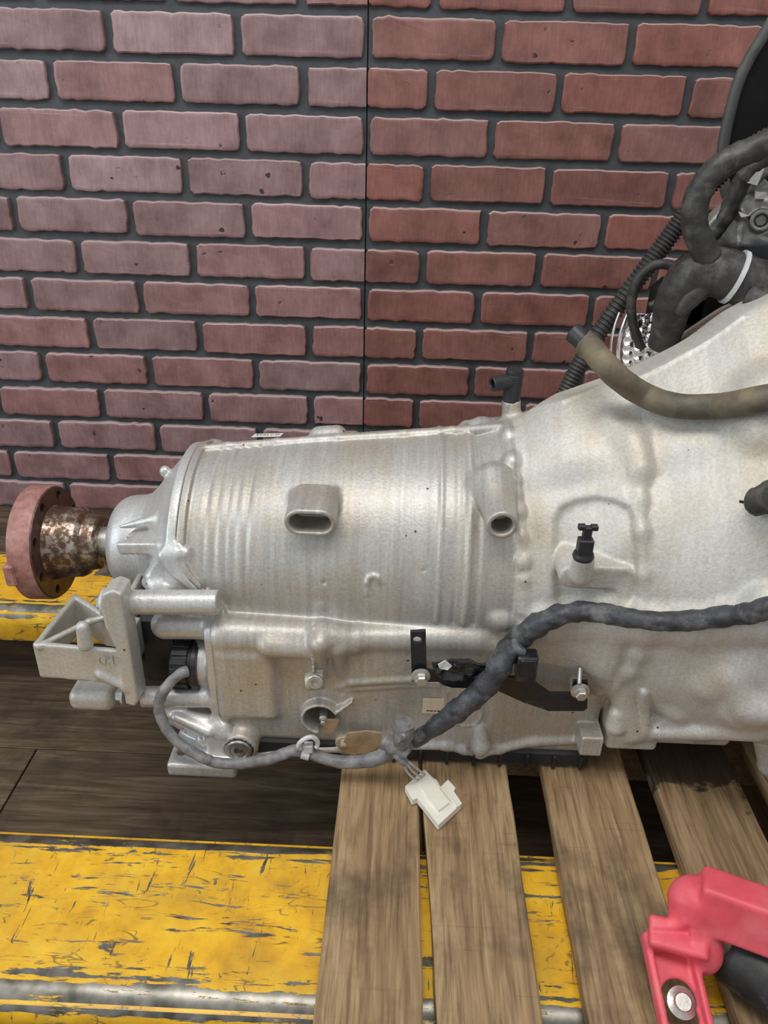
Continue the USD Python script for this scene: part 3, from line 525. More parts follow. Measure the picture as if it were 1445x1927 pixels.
add_cyl(G, on(594, 1281, -.01), on(594, 1281, .009), .0092, .0015, .004)
add_line(G, [on(u, v, -.0006) for u, v in ((640, 1292), (660, 1285), (775, 1279), (828, 1284))], .0032, .004); add_line(G, [on(u, v, -.001) for u, v in ((645, 1400), (646, 1310), (655, 1298), (775, 1290), (824, 1291), (838, 1304), (838, 1330))], .0022, .003)
add_capsule(G, on(637, 1228, -.003), on(640, 1262, -.004), .0065, None, .006)
hc = on(604, 1340, 0, BASE)                                                      # hook-shaped wall with a pocket inside
add_cyl(G, hc + (0, .034, 0), hc + (0, -.03, 0), .0165, .002, .002, 'cut')
for a in np.linspace(math.radians(28), math.radians(262), 30):
    q = hc + np.array([math.cos(a), 0, math.sin(a)]) * .0185
    add_capsule(G, q + (0, .004, 0), q + (0, -.011, 0), .0017, None, .001)
for t in np.linspace(0, 1, 8): q = hc + np.array([.0165 + .016 * t, 0, .0087 + .011 * t]); add_capsule(G, q, q + (0, -.011 + .006 * t, 0), .0017, None, .001)
add_capsule(G, on(660, 1405, -.006, BASE), on(735, 1400, -.006, BASE), .012, None, .008)
pc = on(455, 1392, 0, BASE); pc[1] = -.868
add_capsule(G, pc + (.001, .02, .012), pc + (0, -.004, 0), .019, .0185, .006); add_cyl(G, pc + (0, .02, 0), pc + (0, -.012, 0), .0185, .0015, .004); add_cyl(G, pc + (0, -.006, 0), pc + (0, -.03, 0), .0150, .0008, .001, 'cut')
rc = on(876, 1342); add_cyl(G, rc + (0, .01, 0), rc + (0, -.003, 0), .0175, .0012, .002); add_cyl(G, rc + (0, -.0015, 0), rc + (0, -.02, 0), .0155, .001, .001, 'cut')
add_capsule(G, on(902, 1372, .000), at(903, 1404, y=-.874), .008, .011, .004); add_capsule(G, on(1157, 1338, -.002), on(1158, 1372, -.001), .009, .0115, .004)
add_box(G, at(1108, 1388, y=-.876), (.0112, .014, .0125), .0015, None, .002)
add_line(G, [at(u, v - 9, y=-.866) for u, v in ((470, 1432), (560, 1420), (650, 1418), (740, 1413), (840, 1413), (872, 1420), (903, 1428), (940, 1419), (1000, 1405), (1095, 1401), (1140, 1400))], .0042, .006)
add_line(G, [on(u, v, -.001) for u, v in ((952, 806), (962, 860), (972, 930), (982, 1010), (988, 1090), (986, 1150))], .004, .006)
add_box(G, at(1178, 1335, y=-.850), (.026, .035, .0235), .004, None, .004); add_box(G, at(1250, 1340, y=-.835), (.06, .035, .014), .006, None, .008)
for u, v, r in ((957, 812, .0085), (964, 866, .0095), (972, 900, .006), (985, 1056, .0085), (980, 960, .007), (935, 1165, .011), (952, 1172, .012), (960, 1190, .009)): add_capsule(G, on(u, v, -r * .55), on(u, v + 2, -r * .55), r, None, .004)
Pk = [on(u, v, 0, BASE) for u, v in ((1046, 1190), (1044, 1080), (1046, 985), (1056, 962), (1085, 948), (1122, 941), (1160, 947), (1188, 960), (1200, 985), (1204, 1080), (1206, 1190))]
poly = [(p[0], p[2]) for p in Pk]; lo = np.array([min(p[i] for p in Pk) - .02 for i in range(3)]); hi = np.array([max(p[i] for p in Pk) + .02 for i in range(3)]); hi[1] += .02
s_, gx_, gy_, gz_ = G.block(lo, hi)
pd = poly_d(poly, gx_[:, 0, 0][:, None].astype(float), gz_[0, 0, :][None, :].astype(float)).astype(np.float32)[:, None, :]
G.f[s_] = smax(G.f[s_], -smax(pd + np.zeros_like(gy_), -(BASE.f[s_] + .0075) , .010), .007)
add_line(G, [on(u, v, -.0015, BASE) for u, v in ((1207, 860), (1206, 940), (1209, 1000), (1213, 1080), (1215, 1170))], .0034, .010)
q = on(1118, 1070); add_oval(G, q + (0, .03, .002), q + (0, -.017, 0), .0225, .0125, .003, .004); q2 = on(1094, 1066); add_capsule(G, q2 + (0, -.002, -.008), q2 + (0, -.004, .009), .0095, None, .003)
add_line(G, [on(u, v, -.002) for u, v in ((1208, 1195), (1203, 1230), (1186, 1262), (1158, 1287), (1130, 1300))], .005, .010)
add_capsule(G, on(1170, 1300, -.006), on(1190, 1380, -.006), .015, .014, .008); add_line(G, [on(u, v, -.001) for u, v in ((1212, 1302), (1213, 1345), (1216, 1378))], .0048, .003)
add_line(G, [on(u, v, -.002) for u, v in ((1212, 1304), (1213, 1345), (1216, 1376))], .0048, .002); add_capsule(G, on(1157, 1345, -.003), on(1158, 1368, -.002), .008, .0105, .003)
add_line(G, [on(u, v, -.0085) for u, v in ((1000, 1196), (1045, 1173), (1095, 1165), (1150, 1171), (1215, 1181), (1300, 1182), (1380, 1172), (1435, 1164))], .0155, .014)
add_capsule(G, on(1272, 1345, -.006), on(1318, 1384, -.004), .012, .010, .010); add_capsule(G, on(1225, 1382, -.004), on(1420, 1385, -.004), .008, None, .008)
add_capsule(G, on(1330, 1300, -.012), on(1395, 1262, -.012), .016, .014, .012); add_capsule(G, on(1385, 1350, -.012), on(1440, 1340, -.008), .018, None, .010); add_capsule(G, on(1395, 1330, -.010), on(1385, 1290, -.012), .014, None, .010)
add_capsule(G, on(1442, 735, -.022), on(1443, 790, -.022), .034, None, .010); add_capsule(G, on(1443, 1130, -.014), on(1443, 1180, -.014), .022, None, .006)
add_line(G, [on(u, v, -.004) for u, v in ((1150, 790), (1190, 830), (1205, 880))], .008, .016)
add_capsule(G, at(602, 822, y=-.686), at(634, 820, y=-.686), .0120, None, .004)
for u, v, r in ((405, 842, .009), (880, 806, .009), (905, 803, .0115), (935, 799, .008)): add_capsule(G, at(u, v, y=-.685), at(u + 5, v, y=-.685), r, None, .005)
add_line(G, [on(u, v, -.0012) for u, v in ((1000, 772), (1060, 755), (1110, 735), (1150, 718), (1201, 711), (1240, 693), (1290, 666), (1326, 646), (1365, 620), (1396, 596))], .0026, .002)
bp = at(962, 790, y=-.70); bt = at(962, 752, y=-.70); add_cyl(G, bp, bt, .0098, .001, .008)
add_capsule(G, at(1437, 1395, y=-.885), at(1446, 1440, y=-.885), .010, .010, .004); add_capsule(G, at(1446, 1440, y=-.885), at(1462, 1466, y=-.885), .010, .008, .004)
V, F_, N = G.mesh()
cx = V[F_].mean(1)[:, 0]; cz_ = V[F_].mean(1)[:, 2]
def sub(V, F, N, sel):
    F = F[sel]; u, inv = np.unique(F, return_inverse=True); return trimesh.Trimesh(V[u], inv.reshape(-1, 3), process=False), N[u]
xsplit = on(972, 960, 0, BASE)[0]
m, n = sub(V, F_, N, (cx < xsplit) | ((cz_ < .318) & (cx < .292))); obj('main_case', m, M_CASE, gb, normals=n)
m, n = sub(V, F_, N, ~((cx < xsplit) | ((cz_ < .318) & (cx < .292)))); bell = obj('bell_housing', m, M_BELL, gb, normals=n)

# --- tail housing
T = Field((-.262, -.94, .155), (-.078, -.60, .49), .0018)
s_, tx, ty, tz = T.block(T.lo - 1, T.lo + 2)
tb = smin(main_f(tx, ty, tz), sump_f(tx, ty, tz), .016); ts = xs_seam(tz) - tx
T.f = np.maximum(tb - .0036, np.maximum(ts - .011, -(ts - .002))).astype(np.float32)
XT = [-.30, -.232, -.206, -.196, -.186, -.166, -.152, -.148, -.10]; RR = [.050, .0525, .0535, .056, .066, .090, .106, .108, .108]
def nose_f(x, y, z):
    r = np.sqrt((y - YC) ** 2 + (z - zc(x)) ** 2); R = np.interp(x.ravel(), XT, RR).astype(np.float32).reshape(x.shape)
    d = (r - R) * .8; d = smax(d, -.241 - x, .026); return np.maximum(d, -(xs_seam(z) - x - .004))
T.op(nose_f, T.lo - 1, T.lo + 2, .006)
sh = at(282, 1024, y=-.812)
SL, SR = at(216, 1023, y=-.808), at(338, 1022, y=-.830); sa = unit(SR - SL); sb_ = unit(np.cross((0, 0, 1), sa)); sc = np.cross(sa, sb_); add_box(T, (SL + SR) / 2 + sb_ * .036 - sc * .0068, (np.linalg.norm(SR - SL) / 2, .036, .0068), .002, np.array([sa, sb_, sc]), .002); sh = SL
add_capsule(T, at(228, 991, y=-.785), at(297, 978, y=-.785), .002, .0075, .005); add_capsule(T, at(300, 975, y=-.785), at(345, 996, y=-.80), .005, .007, .006)
hh = at(234, 1013, z=sh[2]); add_cyl(T, hh + (0, 0, .01), hh - (0, 0, .02), .0056, .0004, .0006, 'cut')
web = [at(u, v, y=-.842) for u, v in ((292, 1048), (350, 1044), (366, 1075), (412, 1128), (310, 1132), (268, 1092))]; add_plate(T, [(p[0], p[2]) for p in web], -.836, -.77, .006, .012); add_capsule(T, at(278, 1096, y=-.828), at(318, 1130, y=-.858), .006, .007, .014)
tA, tB = at(224, 1133, y=-.862), at(412, 1133, y=-.862); add_cyl(T, tA, tB, .0122, .001, .006); add_cyl(T, tA, tA + (.006, 0, 0), .0138, .001, .001)
bA, bB = at(305, 1176, y=-.845), at(412, 1177, y=-.845); add_capsule(T, bA + (.004, 0, .001), bB + (0, 0, .001), .0150, .0150, .006); add_capsule(T, bA + (.0, .03, .004), bB + (0, .02, 0), .018, .019, .01)
cA = at(398, 1243, y=-.838); add_cyl(T, (-.128, cA[1], cA[2]), (-.095, cA[1], cA[2]), .0270, .003, .006); add_capsule(T, (-.150, -.815, .322), (-.13, -.815, .322), .014, None, .005)
lA, lB = at(268, 1311, y=-.858), at(402, 1311, y=-.858); add_cyl(T, lA, lB, .0112, .001, .005)
add_capsule(T, at(310, 1337, y=-.862), at(420, 1368, y=-.868), .0075, .011, .006); add_capsule(T, at(325, 1345, y=-.84), at(425, 1385, y=-.85), .010, .018, .010); add_capsule(T, at(330, 1350, y=-.872), at(392, 1378, y=-.878), .004, .006, .005)
add_box(T, (-.118, -.842, .1775), (.0365, .054, .0085), .0035, None, .004); add_box(T, (-.100, -.84, .197), (.016, .040, .016), .005, None, .008)
fh = at(343, 1413, z=.186); add_cyl(T, fh + (0, 0, .01), fh - (0, 0, .04), .006, .0005, .001, 'cut'); add_capsule(T, at(380, 1390, z=.195), at(382, 1390, z=.2), .007, None, .003); add_capsule(T, at(380, 1388, z=.206), at(380, 1388, z=.23), .0025, None, .001, 'cut')
add_capsule(T, on(308, 884, -.002, T), on(308, 886, -.002, T), .006, None, .004)
V, F_, N = T.mesh(); tail = obj('tail_housing', trimesh.Trimesh(V, F_, process=False), M_TAIL, gb, normals=N)

# --- mount bracket bolted to the tail
B = Field((-.335, -.925, .215), (-.155, -.70, .42), .0018)
arm = [at(u, v, y=-.885) for u, v in ((189, 1135), (193, 1115), (212, 1108), (231, 1115), (236, 1160), (262, 1318), (255, 1327), (238, 1322), (222, 1225), (200, 1180))]
add_plate(B, [(p[0], p[2]) for p in arm], -.888, -.861, .002); add_cyl(B, at(194, 1133, y=-.870), at(232, 1133, y=-.870), .0140, .002, .003); add_box(B, (-.196, -.825, .305), (.003, .042, .045), .001, None, .003)
def polyz(poly, z0, z1, rd=.001):
    def fn(x, y, z):
        u = poly_d(poly, x[:, 0, 0][:, None].astype(float), y[0, :, 0][None, :].astype(float)).astype(np.float32)[:, :, None] + rd; w = np.abs(z - (z0 + z1) / 2) - abs(z1 - z0) / 2 + rd
        return np.minimum(np.maximum(u, w), 0) + np.sqrt(np.maximum(u, 0) ** 2 + np.maximum(w, 0) ** 2) - rd
    return fn
zt = .325; tri = [at(u, v, z=zt)[:2] for u, v in ((60, 1212), (140, 1114), (196, 1150), (238, 1160), (240, 1205))]
tri[3] = np.array([-.185, tri[3][1]]); tri[4] = np.array([-.185, -.886])
B.op(polyz(tri, .283, zt), B.lo - 1, B.lo + 2, .004)
inn = np.array(Polygon(tri).buffer(-.006).exterior.coords[:-1]); B.op(polyz(inn, .27, zt + .03), B.lo - 1, B.lo + 2, .002, 'cut')
add_line(B, [at(75, 1216, z=zt - .003), at(168, 1170, z=zt - .003), at(205, 1160, z=zt - .003)], .0035, .003)
q = at(155, 1180, y=-.888); add_capsule(B, q, q - (0, 0, .02), .0062, .0075, .003)
add_line(B, [at(190, 1270, y=-.884), at(236, 1292, y=-.884)], .004, .006)
def skew(x, y, z): return boxf(tuple(at(188, 1290, y=-.84)), (.024, .03, .012), .009)(x, y, z)
B.op(skew, B.lo - 1, B.lo + 2, .004)
V, F_, N = B.mesh(); brk = obj('mount_bracket', trimesh.Trimesh(V, F_, process=False), M_BRACKET, gb, normals=N, label='triangular cast bracket with an open pocket')
for (u, v, r) in ((194, 1133, .0085), (229, 1308, .0075)):
    p = at(u, v, y=-.872); obj('bolt', hex_bolt(p + (.003, 0, 0), (-1, 0, -.03), r, .008), M_STEEL, brk)
em = at(198, 1243, y=-.8895); t = np.linspace(.5, 5.6, 20); emp = np.c_[em[0] + .0055 * np.cos(t), np.full(20, em[1]), em[2] + .0055 * np.sin(t)]
obj('cast_mark', cat_([sweep(emp, .0006, 6), sweep([em + (.0, 0, -.004), em + (.0012, 0, .003), em + (.0045, 0, .004)], .0006, 6), sweep([em + (.008, 0, -.004), em + (.0085, 0, .006)], .0006, 6)]), M_DARKSTEEL, brk)

rA, rB = at(250, 1160, y=-.825), at(332, 1290, y=-.825); rm = rbox(((rA[0] + rB[0]) / 2 + .004, -.79, (rA[2] + rB[2]) / 2), ((rB[0] - rA[0]) / 2 + .004, .035, (rA[2] - rB[2]) / 2), .006); obj('rubber_mount', rm, M_BLACK, brk, label='added black block filling the shaded void beside the arm')  # added block; its black paints the shade of the void behind the arm

# --- output flange
fa = np.array([1, 0, .043]); fa = fa / np.linalg.norm(fa)
f0 = np.array([-.332, YC, zc(-.332) - .0005])
body = lathe([(0, .02), (0, .0625), (.0015, .064), (.0225, .064), (.025, .0625), (.025, .03)], f0, fa, 72)
hub = lathe([(.020, .03), (.024, .0435), (.029, .0405), (.055, .0395), (.060, .0370), (.063, .0325), (.076, .0305), (.078, .028)], f0, fa, 72)
rim = lathe([(.004, .058), (-.002, .0600), (-.002, .0632), (-.0008, .0648), (.0215, .0648), (.0235, .0636), (.0235, .0630)], f0, fa, 72, False)
M1 = m3.Manifold(m3.Mesh(np.asarray(body.vertices, np.float32), np.asarray(body.faces, np.uint32)))
e1, e2, _ = frame(fa); hs = []
for k in range(8):
    a = 2 * math.pi * (k + .35) / 8; c = f0 + .0535 * (math.cos(a) * e1 + math.sin(a) * e2); h = cyl(c + .012 * fa, c + .04 * fa,   .0052, 20); hs.append(m3.Manifold(m3.Mesh(np.asarray(h.vertices, np.float32), np.asarray(h.faces, np.uint32))))
for h in hs: M1 = M1 - h
fl = obj('output_flange', M1, M_RUST, gb, smooth=40, label='rusty round drive flange with bolt holes')
obj('rim', rim, M_RUSTRIM, fl, label='dull red rim')
obj('hub', hub, M_HUB, fl, label='mottled bare steel hub'); nq = f0 - .001 * fa + np.array([0, -.0615, -.004]); obj('rim_lug', rbox(nq, (.006, .006, .013), .002), M_RUSTRIM, fl)
obj('output_shaft', lathe([(0, .0175), (.034, .0175), (.035, .016)], f0 + .074 * fa, fa, 36), M_STEEL, gb)

# --- connector, plug, bolts, sump
cc = np.array([-.150, cA[1] - .004, cA[2] - .001]); prof = [(0, .014), (0, .0235), (.002, .0255), (.018, .0265), (.018, .0245), (.0225, .0245), (.0225, .0268), (.029, .0268), (.029, .02)]
con = obj('plug_connector', lathe(prof, cc, (1, 0, 0), 48), M_BLACK, gb, label='round ribbed black plug')
grip = []
for k in range(18):
    a = 2 * math.pi * k / 18; dvec = np.array([0, math.cos(a), math.sin(a)]); grip.append(rbox(cc + (.010, 0, 0) + dvec * .0262, (.0085, .0018, .0030), .0006, np.array([(1, 0, 0), dvec, np.cross((1, 0, 0), dvec)])))
obj('grip_ribs', cat_(grip), M_BLACK, con)
obj('seal_ring', lathe([(0, .0255), (.001, .0275), (.0055, .0275), (.0065, .0255)], cc + (.0215, 0, 0), (1, 0, 0), 48), simple('dark_violet_seal', (.03, .024, .032), .35), con)
dp = pc + (0, -.005, 0); obj('fill_plug', lathe([(0, .0142), (.009, .0142), (.0105, .0130), (.0105, .0095), (.0095, .0088), (.0095, .0052), (.004, .0048)], dp, (0, -1, -.0), 40), M_DARKSTEEL, gb, label='round steel filler plug')
bp_ = on(594, 1281, .0008); obj('socket_bolt', lathe([(0, .0078), (.003, .0078), (.0036, .007), (.0036, .0038), (-.002, .0036)], bp_, (-.05, -1, .15), 24), M_STEEL, gb)
sb = on(648, 1392, 0, BASE); obj('stud', cat_([lathe([(0, .0095), (.005, .0095), (.006, .0085)], sb, (0, -1, 0), 28), lathe([(.004, .004), (.012, .0036), (.013, .002)], sb + (0, 0, .003), (0, -1, 0), 16)]), simple('tan_stud', (.5, .42, .31), .5, .3), gb)
tabs = [[(606, 1376), (612, 1352), (638, 1353), (634, 1366), (622, 1380)], [(640, 1408), (655, 1378), (690, 1374), (718, 1378), (716, 1402), (690, 1416), (660, 1418)]]
for k, T_ in enumerate(tabs):
    q = [at(u, v, y=-.874 - .001 * k) for u, v in T_]; obj('tab', prism(Polygon([(p[0], p[2]) for p in q]), np.array([1., 0, 0]), np.array([0, 0, 1.]), (0, q[0][1], 0), .0018), M_TIN, gb, smooth=False, label='tan sheet-metal tab')
hp = at(604, 1346, y=-.868); obj('pin', cat_([cyl(hp + (.002, .014, .004), hp + (.003, -.008, .002), .0042, 16), cyl(hp + (.003, -.006, .001), hp + (.0032, -.0125, .0005), .0026, 14)]), M_STEEL, gb)
pan = [(-.088, .0), (.286, 0), (.291, .006), (.291, .018), (.27, .0275), (-.088, .0275)]
panm = rbox((.101, YC - .004, .1875), (.191, .133, .0115), .004)
op = obj('oil_pan', panm, M_PAN, gb, label='black ribbed plastic oil pan')
for k, x in enumerate(np.arange(.055, .29, .0285)): obj('pan_rib', rbox((x, YC - .1375, .1858), (.0017, .003, .009), .0007), M_PAN, op)
# label and sticker
lp = on(815, 1327, .0009); n_ = G.grad(lp[None])[0]; e1, e2, _ = frame(n_); e1 = -e1 if e1[0] < 0 else e1; e2 = np.cross(n_, e1)
lr = Polygon([(-.0110, -.0100), (.0110, -.0100), (.0110, .0100), (-.0110, .0100)]).buffer(-.0015).buffer(.0015)
lab = obj('paper_label', prism(lr, e1, e2, lp, .0006), M_PAPER, gb, smooth=False, label='small tan paper label')
obj('label_marks', cat_([rbox(lp + .0009 * n_ + e1 * x - e2 * .0062, (w, .0006, .0003), .0001, np.array([e1, e2, n_])) for x, w in ((-.0055, .0012), (-.0018, .0016), (.0022, .001), (.0058, .0014))]), M_INK, lab, smooth=False)
sp = on(505, 829, .0012, BASE); n_ = BASE.grad(sp[None])[0]; e1 = unit(np.array([1, 0, .06])); e2 = np.cross(n_, e1)
stk = obj('sticker', prism(sbox(-.0155, -.0105, .0155, .0105), e1, e2, sp + .0045 * n_, .0006), M_STICKER, gb, smooth=False, label='white printed sticker')
tmz = meshkit.text_mesh('SX6LV II', .0062, .0003); w_ = tmz.bounds[1, 0]; v_ = tmz.vertices * (.026 / w_, 1, 1) + (-.013, -.003, 0)
obj('sticker_print', trimesh.Trimesh(sp + .0051 * n_ + v_[:, :1] * e1 + v_[:, 1:2] * e2 + v_[:, 2:] * n_, tmz.faces, process=False), M_INK, stk, smooth=False)
# black steel bracket on the front of the sump, its bolts and tape
def plate(pts, y, t, mat_, name, parent, holes=(), **kw):
    q = [at(u, v, y=y) for u, v in pts]; g = Polygon([(p[0], p[2]) for p in q])
    for u, v, r in holes: p = at(u, v, y=y); g = g.difference(Point(p[0], p[2]).buffer(r))
    return obj(name, prism(g, np.array([1., 0, 0]), np.array([0, 0, 1.]), (0, y, 0), t), mat_, parent, smooth=False, **kw)
ws = plate([(772, 1190), (801, 1188), (803, 1262), (826, 1266), (836, 1275), (926, 1272), (985, 1278), (1010, 1288), (1035, 1306), (1075, 1306), (1080, 1283), (1106, 1284), (1105, 1333), (1098, 1338), (1032, 1338), (985, 1322), (930, 1297), (850, 1294), (836, 1290), (824, 1283), (775, 1283)], -.886, -.004, M_BRK, 'wiring_bracket', gb, holes=((785, 1205, .0042),), label='black painted steel wiring bracket')
for u, v, r in ((792, 1272, .006), (1092, 1300, .009)): obj('bracket_post', cyl(at(u, v, y=-.885), at(u, v, y=-.885) + (0, .035, 0), r), M_CASE, gb)
for u, v in ((792, 1272), (1091, 1300)): p = at(u, v, y=-.890); obj('bolt', hex_bolt(p, (.06, -1, -.12), .0066, .0085), M_STEEL, ws)
obj('guide_pin', cyl(at(1090, 1288, y=-.892), at(1091, 1256, y=-.880), .0022, 12), M_STEEL, gb)
# breather elbow and the small black clip
e0 = bt - (0, 0, .002); et = e0 + (.0005, 0, .029)
bre = obj('breather_elbow', cat_([cyl(e0, et + (0, 0, .001), .0092, 28), lathe([(0, .0088), (.003, .0092), (.006, .0086)], et, (0, 0, 1), 28)]), M_BLACK, gb, label='black plastic breather elbow')
obj('breather_nozzle', pipe(et + (0, 0, -.006), et + (-.0235, -.010, -.0075), .0079, .0048), M_BLACK, bre)
ck = on(1094, 1052) + (0, -.004, .006)
cl_ = obj('push_clip', cat_([lathe([(0, .0085), (.003, .0095), (.006, .0085)], ck - (0, 0, .003), (0, 0, 1), 20), rbox(ck + (0, 0, .009), (.0065, .005, .008), .001), rbox(ck + (0, 0, .020), (.0038, .003, .009), .001), rbox(ck + (-.0052, 0, .028), (.0032, .003, .0024), .0008), rbox(ck + (.0052, 0, .028), (.0032, .003, .0024), .0008)]), M_BLACK, gb, label='small black plastic push clip')

# ------------------------------------------------------------------ cables and hoses
def P3(l): return [lifted(u, v, yy * 1.15) if abs(yy) < .1 else at(u, v, y=yy) for u, v, yy in l]
har = thing('wiring_harness', 'dusty taped wiring harness draped across the front of the gearbox', 'wiring harness')
main = spline(P3([(392, 1431, -.905), (450, 1437, -.902), (520, 1424, -.897), (565, 1412, -.895), (610, 1427, -.898), (660, 1434, -.90), (705, 1428, -.90), (745, 1410, -.90), (790, 1386, -.902), (840, 1353, -.904), (880, 1322, -.906), (918, 1286, -.904), (944, 1244, -.899), (968, 1212, .013), (1000, 1184, .011), (1045, 1160, .010), (1095, 1151, .010), (1150, 1157, .010), (1215, 1167, .010), (1300, 1168, .010), (1380, 1158, .010), (1420, 1152, .012)]) + [at(1470, 1142, y=-.966), np.array([.45, -.995, .443]), np.array([.51, -1.008, .436]), np.array([.55, -.985, .43]), np.array([.578, -.92, .43]), np.array([.585, -.836, .43])], 260)
_L = np.r_[0, np.cumsum(np.linalg.norm(np.diff(main, axis=0), axis=1))]; uu = _L / np.interp(.412, main[:, 0], _L); rr = np.interp(uu, [0, .05, .2, .3, .36, .42, .52, .62, .68, .8, 1], [.0052, .006, .0066, .0078, .0078, .0105, .0115, .0112, .0092, .0088, .0088])
nA = int(np.argmin(np.linalg.norm(main - at(800, 1380, y=-.902), axis=1)))
obj('loom', sweep(main[nA - 4:], rr[nA - 4:] * (1 + .05 * np.sin(np.arange(260 - nA + 4) * .9)), 20, True, .22, 3), M_TAPE, har)
obj('grey_loom', sweep(main[:nA], rr[:nA], 18, True, .22, 5), M_TAPE2, har, label='grey dusty taped section')
obj('branch', sweep(spline(P3([(352, 1262, -.870), (328, 1276, -.878), (306, 1305, -.884), (300, 1340, -.886), (318, 1378, -.892), (350, 1408, -.90), (395, 1431, -.905)]), 60), .0056, 14, True, .25, 8), M_TAPE2, har)
jn = at(758, 1408, y=-.908)
obj('tape_stub', cat_([sweep(spline([jn, at(757, 1388, y=-.912), at(762, 1362, y=-.914)], 16), np.linspace(.0075, .0105, 16), 12, True, .5, 11), sweep(spline([at(725, 1396, y=-.905), at(742, 1405, y=-.910), at(766, 1412, y=-.912)], 16), .0085, 12, True, .4, 12)]), M_TAPE2, har)
obj('wire_tail', sweep(spline([at(735, 1400, y=-.908), at(748, 1420, y=-.914), at(764, 1436, y=-.917)], 20), np.linspace(.006, .0045, 20), 12, True, .25, 14), M_TAPE2, har)
for k, (du, dv) in enumerate(((-7, 5), (0, 0), (6, -5))):
    obj('wire', sweep(spline([at(760 + du * .3, 1430 + dv * .3, y=-.916), at(773 + du, 1447 + dv, y=-.915), at(793 + du, 1463 + dv, z=.186)], 20), .0013, 8), M_WIRE, har)
out = [(799, 1447), (816, 1464), (821, 1466), (829, 1480), (843, 1466), (857, 1482), (854, 1488), (869, 1511), (825, 1552), (795, 1513), (785, 1501), (776, 1505), (762, 1479)]
oz = [at(u, v, z=.1845)[:2] for u, v in out]
wc = obj('white_connector', prism(Polygon(oz).buffer(-.0006).buffer(.0006), np.array([1., 0, 0]), np.array([0, 1., 0]), (0, 0, .1765), .0075), M_WHITE, har, smooth=False, label='ivory plastic plug')
up = [(786, 1466), (803, 1455), (824, 1482), (845, 1512), (825, 1527), (804, 1500)]; oz2 = [at(u, v, z=.1860)[:2] for u, v in up]
obj('connector_latch', prism(Polygon(oz2), np.array([1., 0, 0]), np.array([0, 1., 0]), (0, 0, .184), .0035), M_WHITE, wc, smooth=False)
for s_ in (((829, 1482), (860, 1519)), ((800, 1486), (822, 1478))): obj('connector_ridge', sweep([at(*s_[0], z=.1848), at(*s_[1], z=.1848)], .0012, 6), M_WHITE, wc)
kc = at(578, 1408, y=-.897); tt = unit(main[61] - main[57]); kk = np.argmin(np.linalg.norm(main - kc, axis=1)); tt = unit(main[kk + 2] - main[kk - 2])
obj('clip', cat_([lathe([(-.0042, .0074), (-.0042, .0084), (.0042, .0084), (.0042, .0074)], main[kk], tt, 24), rbox(main[kk] + (.003, -.004, .010), (.0045, .004, .005), .001), sweep(spline([main[kk] + (-.005, -.006, .010), main[kk] + (-.004, -.009, .022), main[kk] + (.006, -.007, .027), main[kk] + (.012, -.004, .018), main[kk] + (.010, -.006, .011)], 24), .0026, 10)]), M_CLIP, har, label='pale grey retaining clip')
tp = thing('torn_tape', 'crumpled black shiny tape stuck along the black steel bracket', 'tape')
def crumple(pts, y, seed, th=.004, m_=M_TAPE, name='tape_fold', amp=.006, par=tp):
    g = Polygon([(p[0], p[2]) for p in (at(u, v, y=y) for u, v in pts)]); b = prism(g, np.array([1., 0, 0]), np.array([0, 0, 1.]), (0, y, 0), -th).subdivide_to_size(.004); v = b.vertices.copy()
    v[:, 1] -= (meshkit.fbm(v * 130, 3, seed) - .35) * amp * 2; v[:, 2] += (meshkit.fbm(v * 90, 2, seed + 4) - .5) * amp * .6
    obj(name, trimesh.Trimesh(v, b.faces, process=False), m_, par, smooth=False)
M_SHINY = simple('shiny_black_tape', (.02, .02, .02), .22, 0, 60, .3, .3)
crumple([(812, 1246), (850, 1242), (922, 1250), (930, 1272), (880, 1276), (834, 1276), (816, 1262)], -.893, 21, m_=M_SHINY)
crumple([(856, 1242), (874, 1246), (905, 1252), (880, 1262), (858, 1262)], -.900, 25, .003, M_SHINY, amp=.004)
crumple([(824, 1250), (838, 1244), (850, 1254), (842, 1260), (828, 1259)], -.901, 23, .002, M_CLIP, 'pale_scrap', .002)
sq = thing('square_plug', 'small black square plug under the bend of the harness', 'plug')
p = at(990, 1252, y=-.898); obj('plug_body', rbox(p, (.0095, .008, .0145), .0015), M_BRK, sq); obj('plug_lock', rbox(p + (0, -.008, .003), (.007, .002, .010), .0008), M_BRK, sq); obj('plug_lead', sweep(spline([p + (-.003, .002, .012), at(975, 1222, y=-.893), at(968, 1208, y=-.885)], 14), .0055, 10, True, .2, 4), M_TAPE, sq)
hose = thing('rubber_hose', 'brown dusty rubber hose with an open end, sagging over the bell housing', 'hose')
hp_ = [at(1096, 640, y=-.772), at(1118, 662, y=-.787), at(1155, 703, y=-.808)] + [lifted(u, v, l) for u, v, l in ((1210, 742, .024), (1270, 763, .022), (1340, 765, .020), (1400, 757, .020))] + [at(1475, 744, y=-.866), np.array([.46, -.905, .612]), np.array([.52, -.925, .61]), np.array([.57, -.90, .60]), np.array([.588, -.833, .595])]
hs_ = spline(hp_, 130); obj('hose_body', sweep(hs_, .0112, 20, True, .04, 2), M_HOSE, hose)
d0 = unit(hs_[0] - hs_[3]); obj('hose_bore', cyl(hs_[0] - d0 * .002, hs_[0] + d0 * .0125, .0092, 20), M_BLACK, hose, label='black open end')
